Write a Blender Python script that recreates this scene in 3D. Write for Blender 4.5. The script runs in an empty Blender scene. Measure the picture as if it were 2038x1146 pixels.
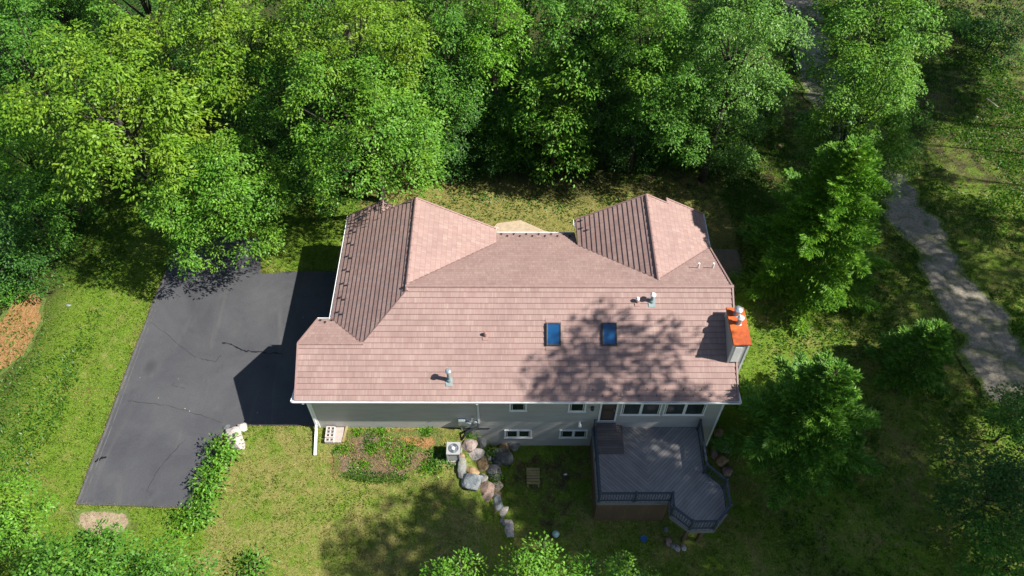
import bpy, math, random
import numpy as np
R = math.radians
scene = bpy.context.scene
COL = scene.collection
rs = np.random.RandomState

# ------------------------------------------------------------------ survey
# camera: a drone 32 m above the driveway, looking down at about 52 degrees
CAMH, FPX, PITCH, YAW = 32.0, 1573.66, R(52.154), R(-0.145)
def ray(px, py):
    X = (px-1019)/FPX; Y = (573-py)/FPX
    d = np.array([X, math.cos(PITCH)+Y*math.sin(PITCH), -math.sin(PITCH)+Y*math.cos(PITCH)])
    c, s = math.cos(-YAW), math.sin(-YAW)
    return np.array([d[0]*c-d[1]*s, d[0]*s+d[1]*c, d[2]])
def G(px, py, z=0.0):                      # surveyed point at a known height
    d = ray(px, py); t = (z-CAMH)/d[2]
    return np.array([0, 0, CAMH])+t*d
def onY(px, py, y):                        # surveyed point on a wall plane y = const
    d = ray(px, py); t = y/d[1]
    return np.array([0, 0, CAMH])+t*d
def ss(e0, e1, x):
    t = np.clip((x-e0)/(e1-e0), 0, 1); return t*t*(3-2*t)
def hgt(x, y):                             # terrain height
    x = np.asarray(x, float); y = np.asarray(y, float)
    xl = -1.75+(16.5-y)*0.28
    sl = ss(xl-0.75, xl+0.85, x)
    xr = 9.6+np.maximum(16.2-y, 0)*0.9
    sr = 1-ss(xr, xr+3.2, x)
    sy = 1-ss(17.3, 20.5, y)
    low = -(1.74+0.09*np.clip(16.9-y, 0, 6))*sl*sr*sy
    roll = 0.10*np.sin(x*0.31+1.3)*np.sin(y*0.27+.4)*ss(11.5, 16, np.abs(x+0.5)+np.maximum(y-27, 0)*.6)*ss(-20.5, -19, -np.maximum(-x, 0)*1.0+0*y)
    away = 0.12*np.sin(x*0.23)*np.sin(y*0.19+1)*ss(12, 17, x)
    return low+away+roll*0.0
def GT(px, py, up=0.0):
    z = 0.0
    for _ in range(25):
        p = G(px, py, z+up); z = 0.5*z+0.5*float(hgt(p[0], p[1]))
    p = G(px, py, z+up); p[2] = float(hgt(p[0], p[1])); return p

# ------------------------------------------------------------------ object helpers
def tag(o, label=None, cat=None, group=None, kind=None):
    if label: o['label'] = label
    if cat: o['category'] = cat
    if group: o['group'] = group
    if kind: o['kind'] = kind
    return o
def empty(name, loc, label=None, cat=None, group=None):
    o = bpy.data.objects.new(name, None); COL.objects.link(o)
    o.location = loc; o.empty_display_size = .3
    return tag(o, label, cat, group)
def root_loc(p):
    v = np.zeros(3)
    while p is not None:
        v += np.array(p.location); p = p.parent
    return v
class MB:
    def __init__(s): s.v = []; s.f = []; s.uv = []; s.hasuv = False
    def poly(s, pts, uv=None):
        b = len(s.v); s.v += [tuple(map(float, p)) for p in pts]; s.f.append(tuple(range(b, b+len(pts))))
        if uv is not None: s.hasuv = True; s.uv += [tuple(q) for q in uv]
        else: s.uv += [(p[0]+p[1], p[2]) for p in pts]
    def box(s, x0, x1, y0, y1, z0, z1):
        b = len(s.v)
        for z in (z0, z1):
            for x, y in ((x0, y0), (x1, y0), (x1, y1), (x0, y1)): s.v.append((x, y, z))
        for f in ((3, 2, 1, 0), (4, 5, 6, 7), (0, 1, 5, 4), (1, 2, 6, 5), (2, 3, 7, 6), (3, 0, 4, 7)):
            s.f.append(tuple(b+i for i in f)); s.uv += [(s.v[b+i][0]+s.v[b+i][1], s.v[b+i][2]) for i in f]
    def bar(s, p0, p1, w, h, up=(0, 0, 1)):        # rectangular bar between two points
        p0 = np.array(p0, float); p1 = np.array(p1, float); d = p1-p0; d /= np.linalg.norm(d)
        u = np.array(up, float); sd = np.cross(d, u); n = np.linalg.norm(sd)
        if n < 1e-5: sd = np.cross(d, (1, 0, 0)); n = np.linalg.norm(sd)
        sd /= n; u = np.cross(sd, d); b = len(s.v)
        for p in (p0, p1):
            for a, c in ((-1, -1), (1, -1), (1, 1), (-1, 1)): s.v.append(tuple(p+sd*a*w/2+u*c*h/2))
        for f in ((0, 1, 2, 3), (7, 6, 5, 4), (1, 0, 4, 5), (2, 1, 5, 6), (3, 2, 6, 7), (0, 3, 7, 4)):
            s.f.append(tuple(b+i for i in f)); s.uv += [(0, 0)]*4
    def tube(s, pts, rad, n=8, cap=True):
        pts = [np.array(p, float) for p in pts]; k = len(pts); b = len(s.v)
        if not hasattr(rad, '__len__'): rad = [rad]*k
        for i, p in enumerate(pts):
            d = pts[min(i+1, k-1)]-pts[max(i-1, 0)]; d /= np.linalg.norm(d)+1e-9
            a = np.cross(d, (0, 0, 1) if abs(d[2]) < .9 else (1, 0, 0)); a /= np.linalg.norm(a); c = np.cross(d, a)
            for j in range(n):
                t = 2*math.pi*j/n; s.v.append(tuple(p+rad[i]*(a*math.cos(t)+c*math.sin(t))))
        for i in range(k-1):
            for j in range(n):
                s.f.append((b+i*n+j, b+(i+1)*n+j, b+(i+1)*n+(j+1) % n, b+i*n+(j+1) % n)); s.uv += [(0, 0)]*4
        if cap:
            s.f.append(tuple(b+j for j in range(n))); s.uv += [(0, 0)]*n
            s.f.append(tuple(b+(k-1)*n+j for j in reversed(range(n)))); s.uv += [(0, 0)]*n
    def lathe(s, c, prof, n=16):
        c = np.array(c, float); b = len(s.v)
        for r_, z in prof:
            for j in range(n):
                t = 2*math.pi*j/n; s.v.append((c[0]+r_*math.cos(t), c[1]+r_*math.sin(t), c[2]+z))
        for i in range(len(prof)-1):
            for j in range(n):
                s.f.append((b+i*n+j, b+i*n+(j+1) % n, b+(i+1)*n+(j+1) % n, b+(i+1)*n+j)); s.uv += [(0, 0)]*4
        s.f.append(tuple(b+j for j in reversed(range(n)))); s.uv += [(0, 0)]*n
        s.f.append(tuple(b+(len(prof)-1)*n+j for j in range(n))); s.uv += [(0, 0)]*n
    def prism(s, outline, z0, z1):                 # plan outline, counter-clockwise
        n = len(outline); b = len(s.v)
        for z in (z0, z1):
            for p in outline: s.v.append((p[0], p[1], z))
        s.f.append(tuple(b+i for i in reversed(range(n)))); s.uv += [outline[i][:2] for i in reversed(range(n))]
        s.f.append(tuple(b+n+i for i in range(n))); s.uv += [p[:2] for p in outline]
        for i in range(n):
            j = (i+1) % n; s.f.append((b+i, b+j, b+n+j, b+n+i)); s.uv += [(0, 0)]*4
    def slab(s, pts, t):                           # planar polygon thickened downwards
        n = len(pts); b = len(s.v)
        for dz in (0, -t):
            for p in pts: s.v.append((float(p[0]), float(p[1]), float(p[2])+dz))
        s.f.append(tuple(b+i for i in range(n))); s.uv += [(0, 0)]*n
        s.f.append(tuple(b+n+i for i in reversed(range(n)))); s.uv += [(0, 0)]*n
        for i in range(n):
            j = (i+1) % n; s.f.append((b+j, b+i, b+n+i, b+n+j)); s.uv += [(0, 0)]*4
    def build(s, name, mat, parent=None, smooth=False, bevel=0, loc=None):
        me = bpy.data.meshes.new(name)
        if parent is not None: off = root_loc(parent)
        elif loc is not None: off = np.array(loc, float)
        else: off = np.zeros(3)
        me.from_pydata([tuple(np.array(p)-off) for p in s.v], [], s.f)
        if s.hasuv:
            l = me.uv_layers.new(name='UVMap'); l.data.foreach_set('uv', np.array(s.uv, np.float32).ravel())
        me.materials.append(mat)
        if smooth: me.shade_smooth()
        me.update()
        o = bpy.data.objects.new(name, me); COL.objects.link(o); o.parent = parent
        if parent is None and loc is not None: o.location = loc
        if bevel:
            m = o.modifiers.new('edge', 'BEVEL'); m.width = bevel; m.segments = 2; m.limit_method = 'ANGLE'
        return o
def quads_mesh(name, V, mat, parent=None, loc=None):   # V: (N,4,3) loose leaf-like quads
    N = len(V); me = bpy.data.meshes.new(name)
    off = root_loc(parent) if parent is not None else (np.array(loc, float) if loc is not None else np.zeros(3))
    me.vertices.add(N*4); me.vertices.foreach_set('co', (V.reshape(-1, 3)-off).astype(np.float32).ravel())
    me.loops.add(N*4); me.loops.foreach_set('vertex_index', np.arange(N*4, dtype=np.int32))
    me.polygons.add(N); me.polygons.foreach_set('loop_start', np.arange(0, N*4, 4, dtype=np.int32))
    me.update(calc_edges=True); me.materials.append(mat)
    o = bpy.data.objects.new(name, me); COL.objects.link(o); o.parent = parent
    if parent is None and loc is not None: o.location = loc
    return o
def copy_tree(o, parent=None):
    c = o.copy(); COL.objects.link(c); c.parent = parent
    for ch in [q for q in bpy.data.objects if q.parent == o]: copy_tree(ch, c)
    return c

# ------------------------------------------------------------------ materials
def nmat(name):
    m = bpy.data.materials.new(name); m.use_nodes = True
    nt = m.node_tree; b = nt.nodes['Principled BSDF']
    return m, nt, b
def N(nt, t, **kw):
    n = nt.nodes.new(t)
    for k, v in kw.items():
        if k in n.inputs: n.inputs[k].default_value = v
        else: setattr(n, k, v)
    return n
def ramp(nt, stops, src):
    n = nt.nodes.new('ShaderNodeValToRGB'); e = n.color_ramp.elements
    while len(e) < len(stops): e.new(.5)
    for q, (p, c) in zip(e, stops): q.position = p; q.color = (*c, 1) if len(c) == 3 else c
    nt.links.new(src, n.inputs[0]); return n.outputs[0]
def mix(nt, fac, a, b, mode='MIX'):
    n = nt.nodes.new('ShaderNodeMix'); n.data_type = 'RGBA'; n.blend_type = mode
    for i, v in ((0, fac), (6, a), (7, b)):
        if hasattr(v, 'links') or isinstance(v, bpy.types.NodeSocket): nt.links.new(v, n.inputs[i])
        elif i == 0: n.inputs[0].default_value = v
        else: n.inputs[i].default_value = (*v, 1)
    return n.outputs[2]
def math_(nt, op, a, b=None, c=None):
    n = nt.nodes.new('ShaderNodeMath'); n.operation = op
    for i, v in enumerate((a, b, c)):
        if v is None: continue
        if isinstance(v, bpy.types.NodeSocket): nt.links.new(v, n.inputs[i])
        else: n.inputs[i].default_value = v
    return n.outputs[0]
def noise(nt, scale, detail=4, rough=.6, vec=None, dist=0):
    n = N(nt, 'ShaderNodeTexNoise', Scale=scale, Detail=detail, Roughness=rough, Distortion=dist)
    if vec is not None: nt.links.new(vec, n.inputs['Vector'])
    return n.outputs['Fac']
def geo_pos(nt): return nt.nodes.new('ShaderNodeNewGeometry').outputs['Position']
def mapping(nt, vec, scale=(1, 1, 1), rot=(0, 0, 0)):
    n = nt.nodes.new('ShaderNodeMapping'); nt.links.new(vec, n.inputs['Vector'])
    n.inputs['Scale'].default_value = scale; n.inputs['Rotation'].default_value = rot
    return n.outputs[0]
def bump(nt, b, h, strength=.5, dist=.02):
    n = N(nt, 'ShaderNodeBump', Strength=strength, Distance=dist); nt.links.new(h, n.inputs['Height'])
    nt.links.new(n.outputs[0], b.inputs['Normal'])
def simple(name, col, rough=.6, var=.12, scale=6, spec=.4, metal=0, bmp=0, dirt=None):
    m, nt, b = nmat(name); p = nt.nodes.new('ShaderNodeTexCoord').outputs['Object']
    f = noise(nt, scale, 5, .65, p)
    lo = tuple(c*(1-var) for c in col); hi = tuple(min(1, c*(1+var)) for c in col)
    c = ramp(nt, [(.3, lo), (.7, hi)], f)
    if dirt:
        f2 = noise(nt, scale*.35, 6, .7, p)
        c = mix(nt, ramp(nt, [(.52, (0, 0, 0)), (.72, (1, 1, 1))], f2), c, dirt)
    nt.links.new(c, b.inputs['Base Color'])
    b.inputs['Roughness'].default_value = rough; b.inputs['Specular IOR Level'].default_value = spec
    b.inputs['Metallic'].default_value = metal
    if bmp: bump(nt, b, noise(nt, scale*6, 4, .7, p), bmp, .02)
    return m
def leafmat(name, dark, mid, light, trans=.30, rough=.45, spec=.35, tip=None):
    m, nt, b = nmat(name); g = nt.nodes.new('ShaderNodeNewGeometry')
    c = ramp(nt, [(0, dark), (.45, mid), (1, light)], g.outputs['Random Per Island'])
    big = noise(nt, .55, 3, .6, g.outputs['Position'])
    if tip: c = mix(nt, ramp(nt, [(.48, (0, 0, 0)), (.66, (.8, .8, .8))], big), c, tip)
    sm = noise(nt, 2.1, 2, .5, g.outputs['Position'])
    c = mix(nt, 1.0, c, ramp(nt, [(.3, (.72, .78, .75)), (.7, (1.22, 1.15, 1.1))], sm), 'MULTIPLY')
    nt.links.new(c, b.inputs['Base Color']); b.inputs['Roughness'].default_value = rough
    b.inputs['Specular IOR Level'].default_value = spec
    t = nt.nodes.new('ShaderNodeBsdfTranslucent')
    nt.links.new(mix(nt, 1.0, c, (1.3, 1.55, .45), 'MULTIPLY'), t.inputs['Color'])
    mx = nt.nodes.new('ShaderNodeMixShader'); mx.inputs[0].default_value = trans
    nt.links.new(b.outputs[0], mx.inputs[1]); nt.links.new(t.outputs[0], mx.inputs[2])
    nt.links.new(mx.outputs[0], nt.nodes['Material Output'].inputs['Surface'])
    return m

# roof: stone-coated steel shingles; UV = metres along / down the slope
COURSE = .245
def roofmat():
    m, nt, b = nmat('stone_coated_shingle')
    uv = nt.nodes.new('ShaderNodeUVMap').outputs[0]
    sx = nt.nodes.new('ShaderNodeSeparateXYZ'); nt.links.new(uv, sx.inputs[0])
    row = math_(nt, 'FLOOR', math_(nt, 'DIVIDE', sx.outputs[1], COURSE))
    def cells(width, seed):
        u = math_(nt, 'ADD', math_(nt, 'DIVIDE', sx.outputs[0], width), math_(nt, 'MULTIPLY', row, seed))
        w = nt.nodes.new('ShaderNodeTexWhiteNoise'); w.noise_dimensions = '2D'
        cx = nt.nodes.new('ShaderNodeCombineXYZ')
        nt.links.new(math_(nt, 'FLOOR', u), cx.inputs[0]); nt.links.new(row, cx.inputs[1]); nt.links.new(cx.outputs[0], w.inputs['Vector'])
        return math_(nt, 'FRACT', u), w.outputs['Value']
    fr1, v1 = cells(.36, .437)
    fr2, v2 = cells(.12, .71)
    fr3, v3 = cells(.045, .27)
    base = ramp(nt, [(0, (.268, .178, .158)), (.5, (.290, .196, .175)), (1, (.31, .217, .194))], v1)
    base = mix(nt, .3, base, ramp(nt, [(0, (.215, .135, .122)), (1, (.305, .212, .188))], v2))
    streak = ramp(nt, [(.80, (0, 0, 0)), (.98, (.30, .30, .30))], v3)
    base = mix(nt, streak, base, (.40, .32, .265))
    spk = noise(nt, 55, 3, .7, uv)
    base = mix(nt, 1.0, base, ramp(nt, [(.3, (.94, .94, .94)), (.7, (1.06, 1.06, 1.06))], spk), 'MULTIPLY')
    wth = noise(nt, .55, 5, .65, uv)
    base = mix(nt, 1.0, base, ramp(nt, [(.3, (.88, .87, .88)), (.7, (1.1, 1.1, 1.09))], wth), 'MULTIPLY')
    joint = math_(nt, 'LESS_THAN', fr1, .035)
    jr = math_(nt, 'MULTIPLY', joint, math_(nt, 'GREATER_THAN', v1, .35))
    base = mix(nt, math_(nt, 'MULTIPLY', jr, .35), base, (.13, .075, .07))
    vfr = math_(nt, 'FRACT', math_(nt, 'DIVIDE', sx.outputs[1], COURSE))
    lip = math_(nt, 'GREATER_THAN', vfr, .93)
    base = mix(nt, math_(nt, 'MULTIPLY', lip, .45), base, (.17, .07, .065))
    nt.links.new(base, b.inputs['Base Color']); b.inputs['Roughness'].default_value = .75
    b.inputs['Specular IOR Level'].default_value = .25
    bump(nt, b, math_(nt, 'ADD', math_(nt, 'MULTIPLY', spk, .3), v2), .25, .01)
    return m
def sidingmat():
    m, nt, b = nmat('grey_lap_siding'); p = geo_pos(nt)
    sx = nt.nodes.new('ShaderNodeSeparateXYZ'); nt.links.new(p, sx.inputs[0])
    fr = math_(nt, 'FRACT', math_(nt, 'DIVIDE', sx.outputs[2], .105))
    c = ramp(nt, [(.35, (.35, .335, .315)), (.65, (.40, .385, .362))], noise(nt, 1.2, 5, .6, mapping(nt, p, (1, 1, 5))))
    line = ramp(nt, [(0, (.45, .45, .45)), (.10, (1, 1, 1))], fr)
    nt.links.new(mix(nt, 1, c, line, 'MULTIPLY'), b.inputs['Base Color'])
    b.inputs['Roughness'].default_value = .5
    bump(nt, b, math_(nt, 'SUBTRACT', 1, fr), .3, .006)
    return m
def asphaltmat():
    m, nt, b = nmat('sealed_asphalt'); p = geo_pos(nt)
    c = ramp(nt, [(.3, (.052, .053, .060)), (.7, (.082, .083, .088))], noise(nt, .35, 6, .65, p, .6))
    c = mix(nt, 1, c, ramp(nt, [(.3, (.8, .8, .8)), (.7, (1.2, 1.2, 1.2))], noise(nt, 26, 3, .7, p)), 'MULTIPLY')
    wipe = noise(nt, .9, 5, .6, mapping(nt, p, (1, .25, 1), (0, 0, .5)), 1.0)
    c = mix(nt, ramp(nt, [(.55, (0, 0, 0)), (.8, (.5, .5, .5))], wipe), c, (.12, .115, .108))
    st = noise(nt, .55, 6, .7, p, 1.5); c = mix(nt, ramp(nt, [(.60, (0, 0, 0)), (.70, (.55, .55, .55))], st), c, (.036, .036, .042))
    oil = N(nt, 'ShaderNodeTexVoronoi', Scale=.42); nt.links.new(mapping(nt, p, (1, .7, 1)), oil.inputs['Vector'])
    c = mix(nt, ramp(nt, [(.05, (.55, .55, .55)), (.16, (0, 0, 0))], oil.outputs['Distance']), c, (.032, .031, .033))
    vo = N(nt, 'ShaderNodeTexVoronoi', Scale=1.15); nt.links.new(p, vo.inputs['Vector'])
    c = mix(nt, math_(nt, 'LESS_THAN', vo.outputs['Distance'], .028), c, (.42, .38, .27))
    nt.links.new(c, b.inputs['Base Color'])
    b.inputs['Roughness'].default_value = .62; b.inputs['Specular IOR Level'].default_value = .3
    bump(nt, b, noise(nt, 60, 3, .8, p), .3, .01)
    return m
def groundmat():
    m, nt, b = nmat('lawn_and_forest_floor'); p = geo_pos(nt)
    a = N(nt, 'ShaderNodeVertexColor', layer_name='zone').outputs['Color']
    sp = nt.nodes.new('ShaderNodeSeparateColor'); nt.links.new(a, sp.inputs[0])
    fine = noise(nt, 11, 7, .8, p); mid = noise(nt, 1.6, 6, .65, p, .4); big = noise(nt, .33, 5, .6, p, .3); spk = noise(nt, 34, 3, .8, p)
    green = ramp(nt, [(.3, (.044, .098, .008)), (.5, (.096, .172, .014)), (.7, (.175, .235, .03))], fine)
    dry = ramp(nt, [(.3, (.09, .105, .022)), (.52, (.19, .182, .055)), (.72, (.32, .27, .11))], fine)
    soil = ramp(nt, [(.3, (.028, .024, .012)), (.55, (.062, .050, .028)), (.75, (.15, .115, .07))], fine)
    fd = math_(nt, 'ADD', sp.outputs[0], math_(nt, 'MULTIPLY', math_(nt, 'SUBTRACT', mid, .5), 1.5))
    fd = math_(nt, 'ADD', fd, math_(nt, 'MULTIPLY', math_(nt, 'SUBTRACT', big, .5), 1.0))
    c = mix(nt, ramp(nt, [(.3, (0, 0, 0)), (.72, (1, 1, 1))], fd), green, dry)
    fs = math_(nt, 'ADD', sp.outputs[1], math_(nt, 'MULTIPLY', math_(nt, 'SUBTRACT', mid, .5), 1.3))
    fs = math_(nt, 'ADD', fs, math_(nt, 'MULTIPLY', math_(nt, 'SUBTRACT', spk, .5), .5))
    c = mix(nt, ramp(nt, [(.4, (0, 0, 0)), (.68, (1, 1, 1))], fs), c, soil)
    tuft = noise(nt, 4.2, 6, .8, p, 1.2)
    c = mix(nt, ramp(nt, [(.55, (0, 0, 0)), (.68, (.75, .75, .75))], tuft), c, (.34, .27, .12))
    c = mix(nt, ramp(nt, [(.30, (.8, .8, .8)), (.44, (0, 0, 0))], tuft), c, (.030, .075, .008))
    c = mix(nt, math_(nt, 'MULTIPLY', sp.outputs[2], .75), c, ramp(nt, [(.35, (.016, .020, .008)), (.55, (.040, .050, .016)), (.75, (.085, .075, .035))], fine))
    c = mix(nt, 1, c, ramp(nt, [(.32, (.55, .6, .55)), (.68, (1.45, 1.4, 1.35))], spk), 'MULTIPLY')
    nt.links.new(c, b.inputs['Base Color']); b.inputs['Roughness'].default_value = .9; b.inputs['Specular IOR Level'].default_value = .15
    bump(nt, b, math_(nt, 'ADD', fine, math_(nt, 'MULTIPLY', spk, .6)), .8, .05)
    return m
def soft_edge(nt, c, p):                     # grass growing in from the rim
    e = N(nt, 'ShaderNodeVertexColor', layer_name='edge').outputs['Color']
    n1 = noise(nt, 2.2, 6, .75, p, .6); n2 = noise(nt, 14, 4, .8, p)
    f = math_(nt, 'ADD', math_(nt, 'ADD', e, math_(nt, 'MULTIPLY', math_(nt, 'SUBTRACT', n1, .5), 1.6)), math_(nt, 'MULTIPLY', math_(nt, 'SUBTRACT', n2, .5), .9))
    gr_ = ramp(nt, [(.3, (.042, .085, .010)), (.5, (.095, .145, .02)), (.72, (.22, .22, .06))], noise(nt, 11, 7, .8, p))
    return mix(nt, ramp(nt, [(.34, (0, 0, 0)), (.56, (1, 1, 1))], f), gr_, c)
def gravelmat():
    m, nt, b = nmat('dusty_gravel'); p = geo_pos(nt)
    c = ramp(nt, [(.3, (.13, .112, .085)), (.5, (.23, .20, .155)), (.7, (.36, .325, .26))], noise(nt, 7, 7, .8, p))
    c = mix(nt, ramp(nt, [(.48, (0, 0, 0)), (.62, (.9, .9, .9))], noise(nt, .9, 7, .75, p, .8)), c, (.075, .10, .028))
    c = mix(nt, 1, c, ramp(nt, [(.3, (.7, .7, .7)), (.7, (1.3, 1.3, 1.3))], noise(nt, 40, 2, .8, p)), 'MULTIPLY')
    c = soft_edge(nt, c, p)
    nt.links.new(c, b.inputs['Base Color']); b.inputs['Roughness'].default_value = .95
    bump(nt, b, noise(nt, 30, 4, .8, p), .8, .04)
    return m
def bedmat():
    m, nt, b = nmat('bed_soil'); p = geo_pos(nt)
    c = ramp(nt, [(.28, (.05, .034, .022)), (.5, (.15, .105, .065)), (.72, (.34, .25, .155))], noise(nt, 8, 7, .82, p, .8))
    c = mix(nt, ramp(nt, [(.52, (0, 0, 0)), (.66, (.8, .8, .8))], noise(nt, 1.7, 5, .7, p, .5)), c, (.085, .11, .03))
    nt.links.new(soft_edge(nt, c, p), b.inputs['Base Color']); b.inputs['Roughness'].default_value = .95
    bump(nt, b, noise(nt, 25, 5, .8, p), 1, .05); return m
def mulchmat():
    m, nt, b = nmat('wood_chip_mulch'); p = geo_pos(nt)
    c = ramp(nt, [(.28, (.10, .045, .016)), (.5, (.30, .15, .05)), (.72, (.50, .33, .15))], noise(nt, 11, 5, .8, mapping(nt, p, (1, .45, 1), (0, 0, .6)), 1.5))
    c = soft_edge(nt, c, p)
    nt.links.new(c, b.inputs['Base Color']); b.inputs['Roughness'].default_value = .9
    bump(nt, b, noise(nt, 18, 4, .8, p), 1, .06)
    return m
def deckmat(name, ang, base=(.20, .185, .185)):
    m, nt, b = nmat(name); p = geo_pos(nt)
    q = mapping(nt, p, (1, 1, 1), (0, 0, ang)); sx = nt.nodes.new('ShaderNodeSeparateXYZ'); nt.links.new(q, sx.inputs[0])
    u = math_(nt, 'DIVIDE', sx.outputs[0], .13); fr = math_(nt, 'FRACT', u)
    w = nt.nodes.new('ShaderNodeTexWhiteNoise'); w.noise_dimensions = '1D'; nt.links.new(math_(nt, 'FLOOR', u), w.inputs['W'])
    c = ramp(nt, [(0, tuple(k*.9 for k in base)), (1, tuple(k*1.1 for k in base))], w.outputs['Value'])
    c = mix(nt, 1, c, ramp(nt, [(.3, (.8, .8, .8)), (.7, (1.2, 1.2, 1.2))], noise(nt, 3, 6, .7, mapping(nt, q, (6, .5, 1)))), 'MULTIPLY')
    c = mix(nt, 1, c, ramp(nt, [(.3, (.82, .8, .8)), (.7, (1.15, 1.12, 1.1))], noise(nt, .8, 4, .6, p)), 'MULTIPLY')
    gap = math_(nt, 'LESS_THAN', fr, .09)
    c = mix(nt, math_(nt, 'MULTIPLY', gap, .75), c, (.02, .02, .02))
    nt.links.new(c, b.inputs['Base Color']); b.inputs['Roughness'].default_value = .6
    bump(nt, b, math_(nt, 'SUBTRACT', 1, gap), .7, .02)
    return m
def glassmat(name, col, rough=.05):
    m, nt, b = nmat(name); p = nt.nodes.new('ShaderNodeTexCoord').outputs['Object']
    nt.links.new(ramp(nt, [(.3, tuple(c*.7 for c in col)), (.7, tuple(c*1.3 for c in col))], noise(nt, 1.5, 3, .5, p)), b.inputs['Base Color'])
    b.inputs['Roughness'].default_value = rough; b.inputs['Specular IOR Level'].default_value = .7
    return m
def rockmat(name, c1, c2, lichen=None):
    m, nt, b = nmat(name); p = nt.nodes.new('ShaderNodeTexCoord').outputs['Object']
    c = ramp(nt, [(.3, c1), (.7, c2)], noise(nt, 2.4, 7, .7, p, .7))
    c = mix(nt, 1, c, ramp(nt, [(.3, (.6, .6, .6)), (.7, (1.3, 1.3, 1.3))], noise(nt, 15, 6, .8, p)), 'MULTIPLY')
    if lichen: c = mix(nt, ramp(nt, [(.56, (0, 0, 0)), (.68, (.8, .8, .8))], noise(nt, 3.5, 5, .7, p, .3)), c, lichen)
    nt.links.new(c, b.inputs['Base Color']); b.inputs['Roughness'].default_value = .85
    bump(nt, b, noise(nt, 9, 7, .75, p), 1.0, .08)
    return m

M = dict(
    roof=roofmat(), siding=sidingmat(), asphalt=asphaltmat(), ground=groundmat(), gravel=gravelmat(), mulch=mulchmat(),
    deckA=deckmat('deck_boards_left', R(-45), (.255, .247, .243)), deckB=deckmat('deck_boards_right', R(45), (.255, .247, .243)), step=deckmat('step_boards', R(90), (.115, .10, .10)),
    cap=simple('ridge_cap_metal', (.27, .175, .158), .65, .12, 8),
    valley=simple('valley_flashing', (.17, .105, .095), .6, .15, 5),
    white=simple('white_painted_metal', (.80, .80, .79), .4, .05, 4, dirt=(.62, .61, .58)),
    soffit=simple('white_soffit', (.62, .62, .60), .6, .05, 3),
    frame=simple('white_vinyl', (.72, .72, .70), .45, .05, 5),
    glass=glassmat('dark_window_glass', (.018, .028, .026)), sky_glass=glassmat('blue_skylight_glass', (.008, .055, .15), .12),
    darkframe=simple('bronze_frame', (.035, .032, .035), .4, .1), dark=simple('dark_metal', (.028, .033, .042), .45, .15),
    rail=simple('charcoal_railing', (.040, .052, .068), .4, .12, 5),
    rust=simple('rusted_orange_steel', (.46, .098, .018), .6, .35, 2.6, dirt=(.25, .04, .014)),
    galv=simple('galvanised_steel', (.42, .47, .50), .35, .2, 7, metal=.6), copper=simple('weathered_pipe', (.20, .255, .26), .55, .2, 8),
    pipe=simple('brown_vent', (.29, .17, .15), .6, .12), whitepipe=simple('white_pvc', (.7, .7, .72), .4, .05),
    concrete=simple('grey_concrete', (.30, .285, .26), .9, .2, 1.6, bmp=.3, dirt=(.19, .17, .14)),
    block=simple('pale_concrete_block', (.52, .47, .44), .95, .12, 9, bmp=.3),
    doorwood=simple('brown_door', (.055, .038, .030), .5, .2), skirt=deckmat('brown_skirt_boards', R(0), (.135, .085, .055)),
    ac=simple('beige_condenser_metal', (.33, .33, .33), .45, .06), acgrill=simple('condenser_grille', (.06, .065, .075), .5, .2),
    bark=simple('grey_bark', (.050, .042, .033), .9, .3, 3, bmp=.6), barkp=simple('spruce_bark', (.085, .055, .04), .9, .3, 4, bmp=.6),
    crack=simple('tar_crack', (.010, .010, .011), .5, .1), dirt=bedmat(),
    wood=simple('weathered_yellow_plank', (.27, .22, .10), .8, .25, 4, dirt=(.16, .17, .04)),
    teal=simple('pale_turquoise_rubber', (.36, .52, .47), .5, .12), bluep=simple('blue_plastic', (.03, .12, .30), .4, .1),
)
L = dict(
    walnut=leafmat('walnut_leaf', (.058, .135, .008), (.098, .205, .012), (.175, .30, .022), .15, .5, .22, tip=(.15, .225, .015)),
    bright=leafmat('bright_leaf', (.044, .132, .011), (.078, .205, .016), (.145, .31, .034), .15, .5, .22, tip=(.13, .24, .018)),
    mid=leafmat('mid_leaf', (.034, .11, .012), (.060, .17, .017), (.115, .26, .030), .15, .5, .2),
    dark=leafmat('dark_leaf', (.020, .070, .012), (.035, .108, .016), (.066, .165, .026), .13, .5, .2),
    silver=leafmat('silver_leaf', (.055, .145, .018), (.088, .215, .028), (.17, .32, .06), .15, .45, .25),
    lime=leafmat('lime_leaf', (.075, .20, .010), (.11, .275, .015), (.17, .36, .030), .25, .45, .3),
    spruce=leafmat('spruce_needles', (.055, .165, .014), (.095, .24, .020), (.19, .36, .036), .22, .5, .3, tip=(.14, .28, .02)),
    sprucel=leafmat('spruce_needles_light', (.048, .150, .016), (.090, .23, .024), (.19, .36, .040), .2, .5, .3),
    grass=leafmat('grass_blades', (.06, .125, .010), (.11, .185, .016), (.20, .25, .042), .25, .6, .2),
    drygrass=leafmat('dry_grass_blades', (.13, .13, .03), (.23, .205, .06), (.36, .30, .12), .2, .7, .2),
    weed=leafmat('weed_leaf', (.030, .10, .010), (.055, .15, .014), (.095, .21, .024), .3),
)

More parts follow.
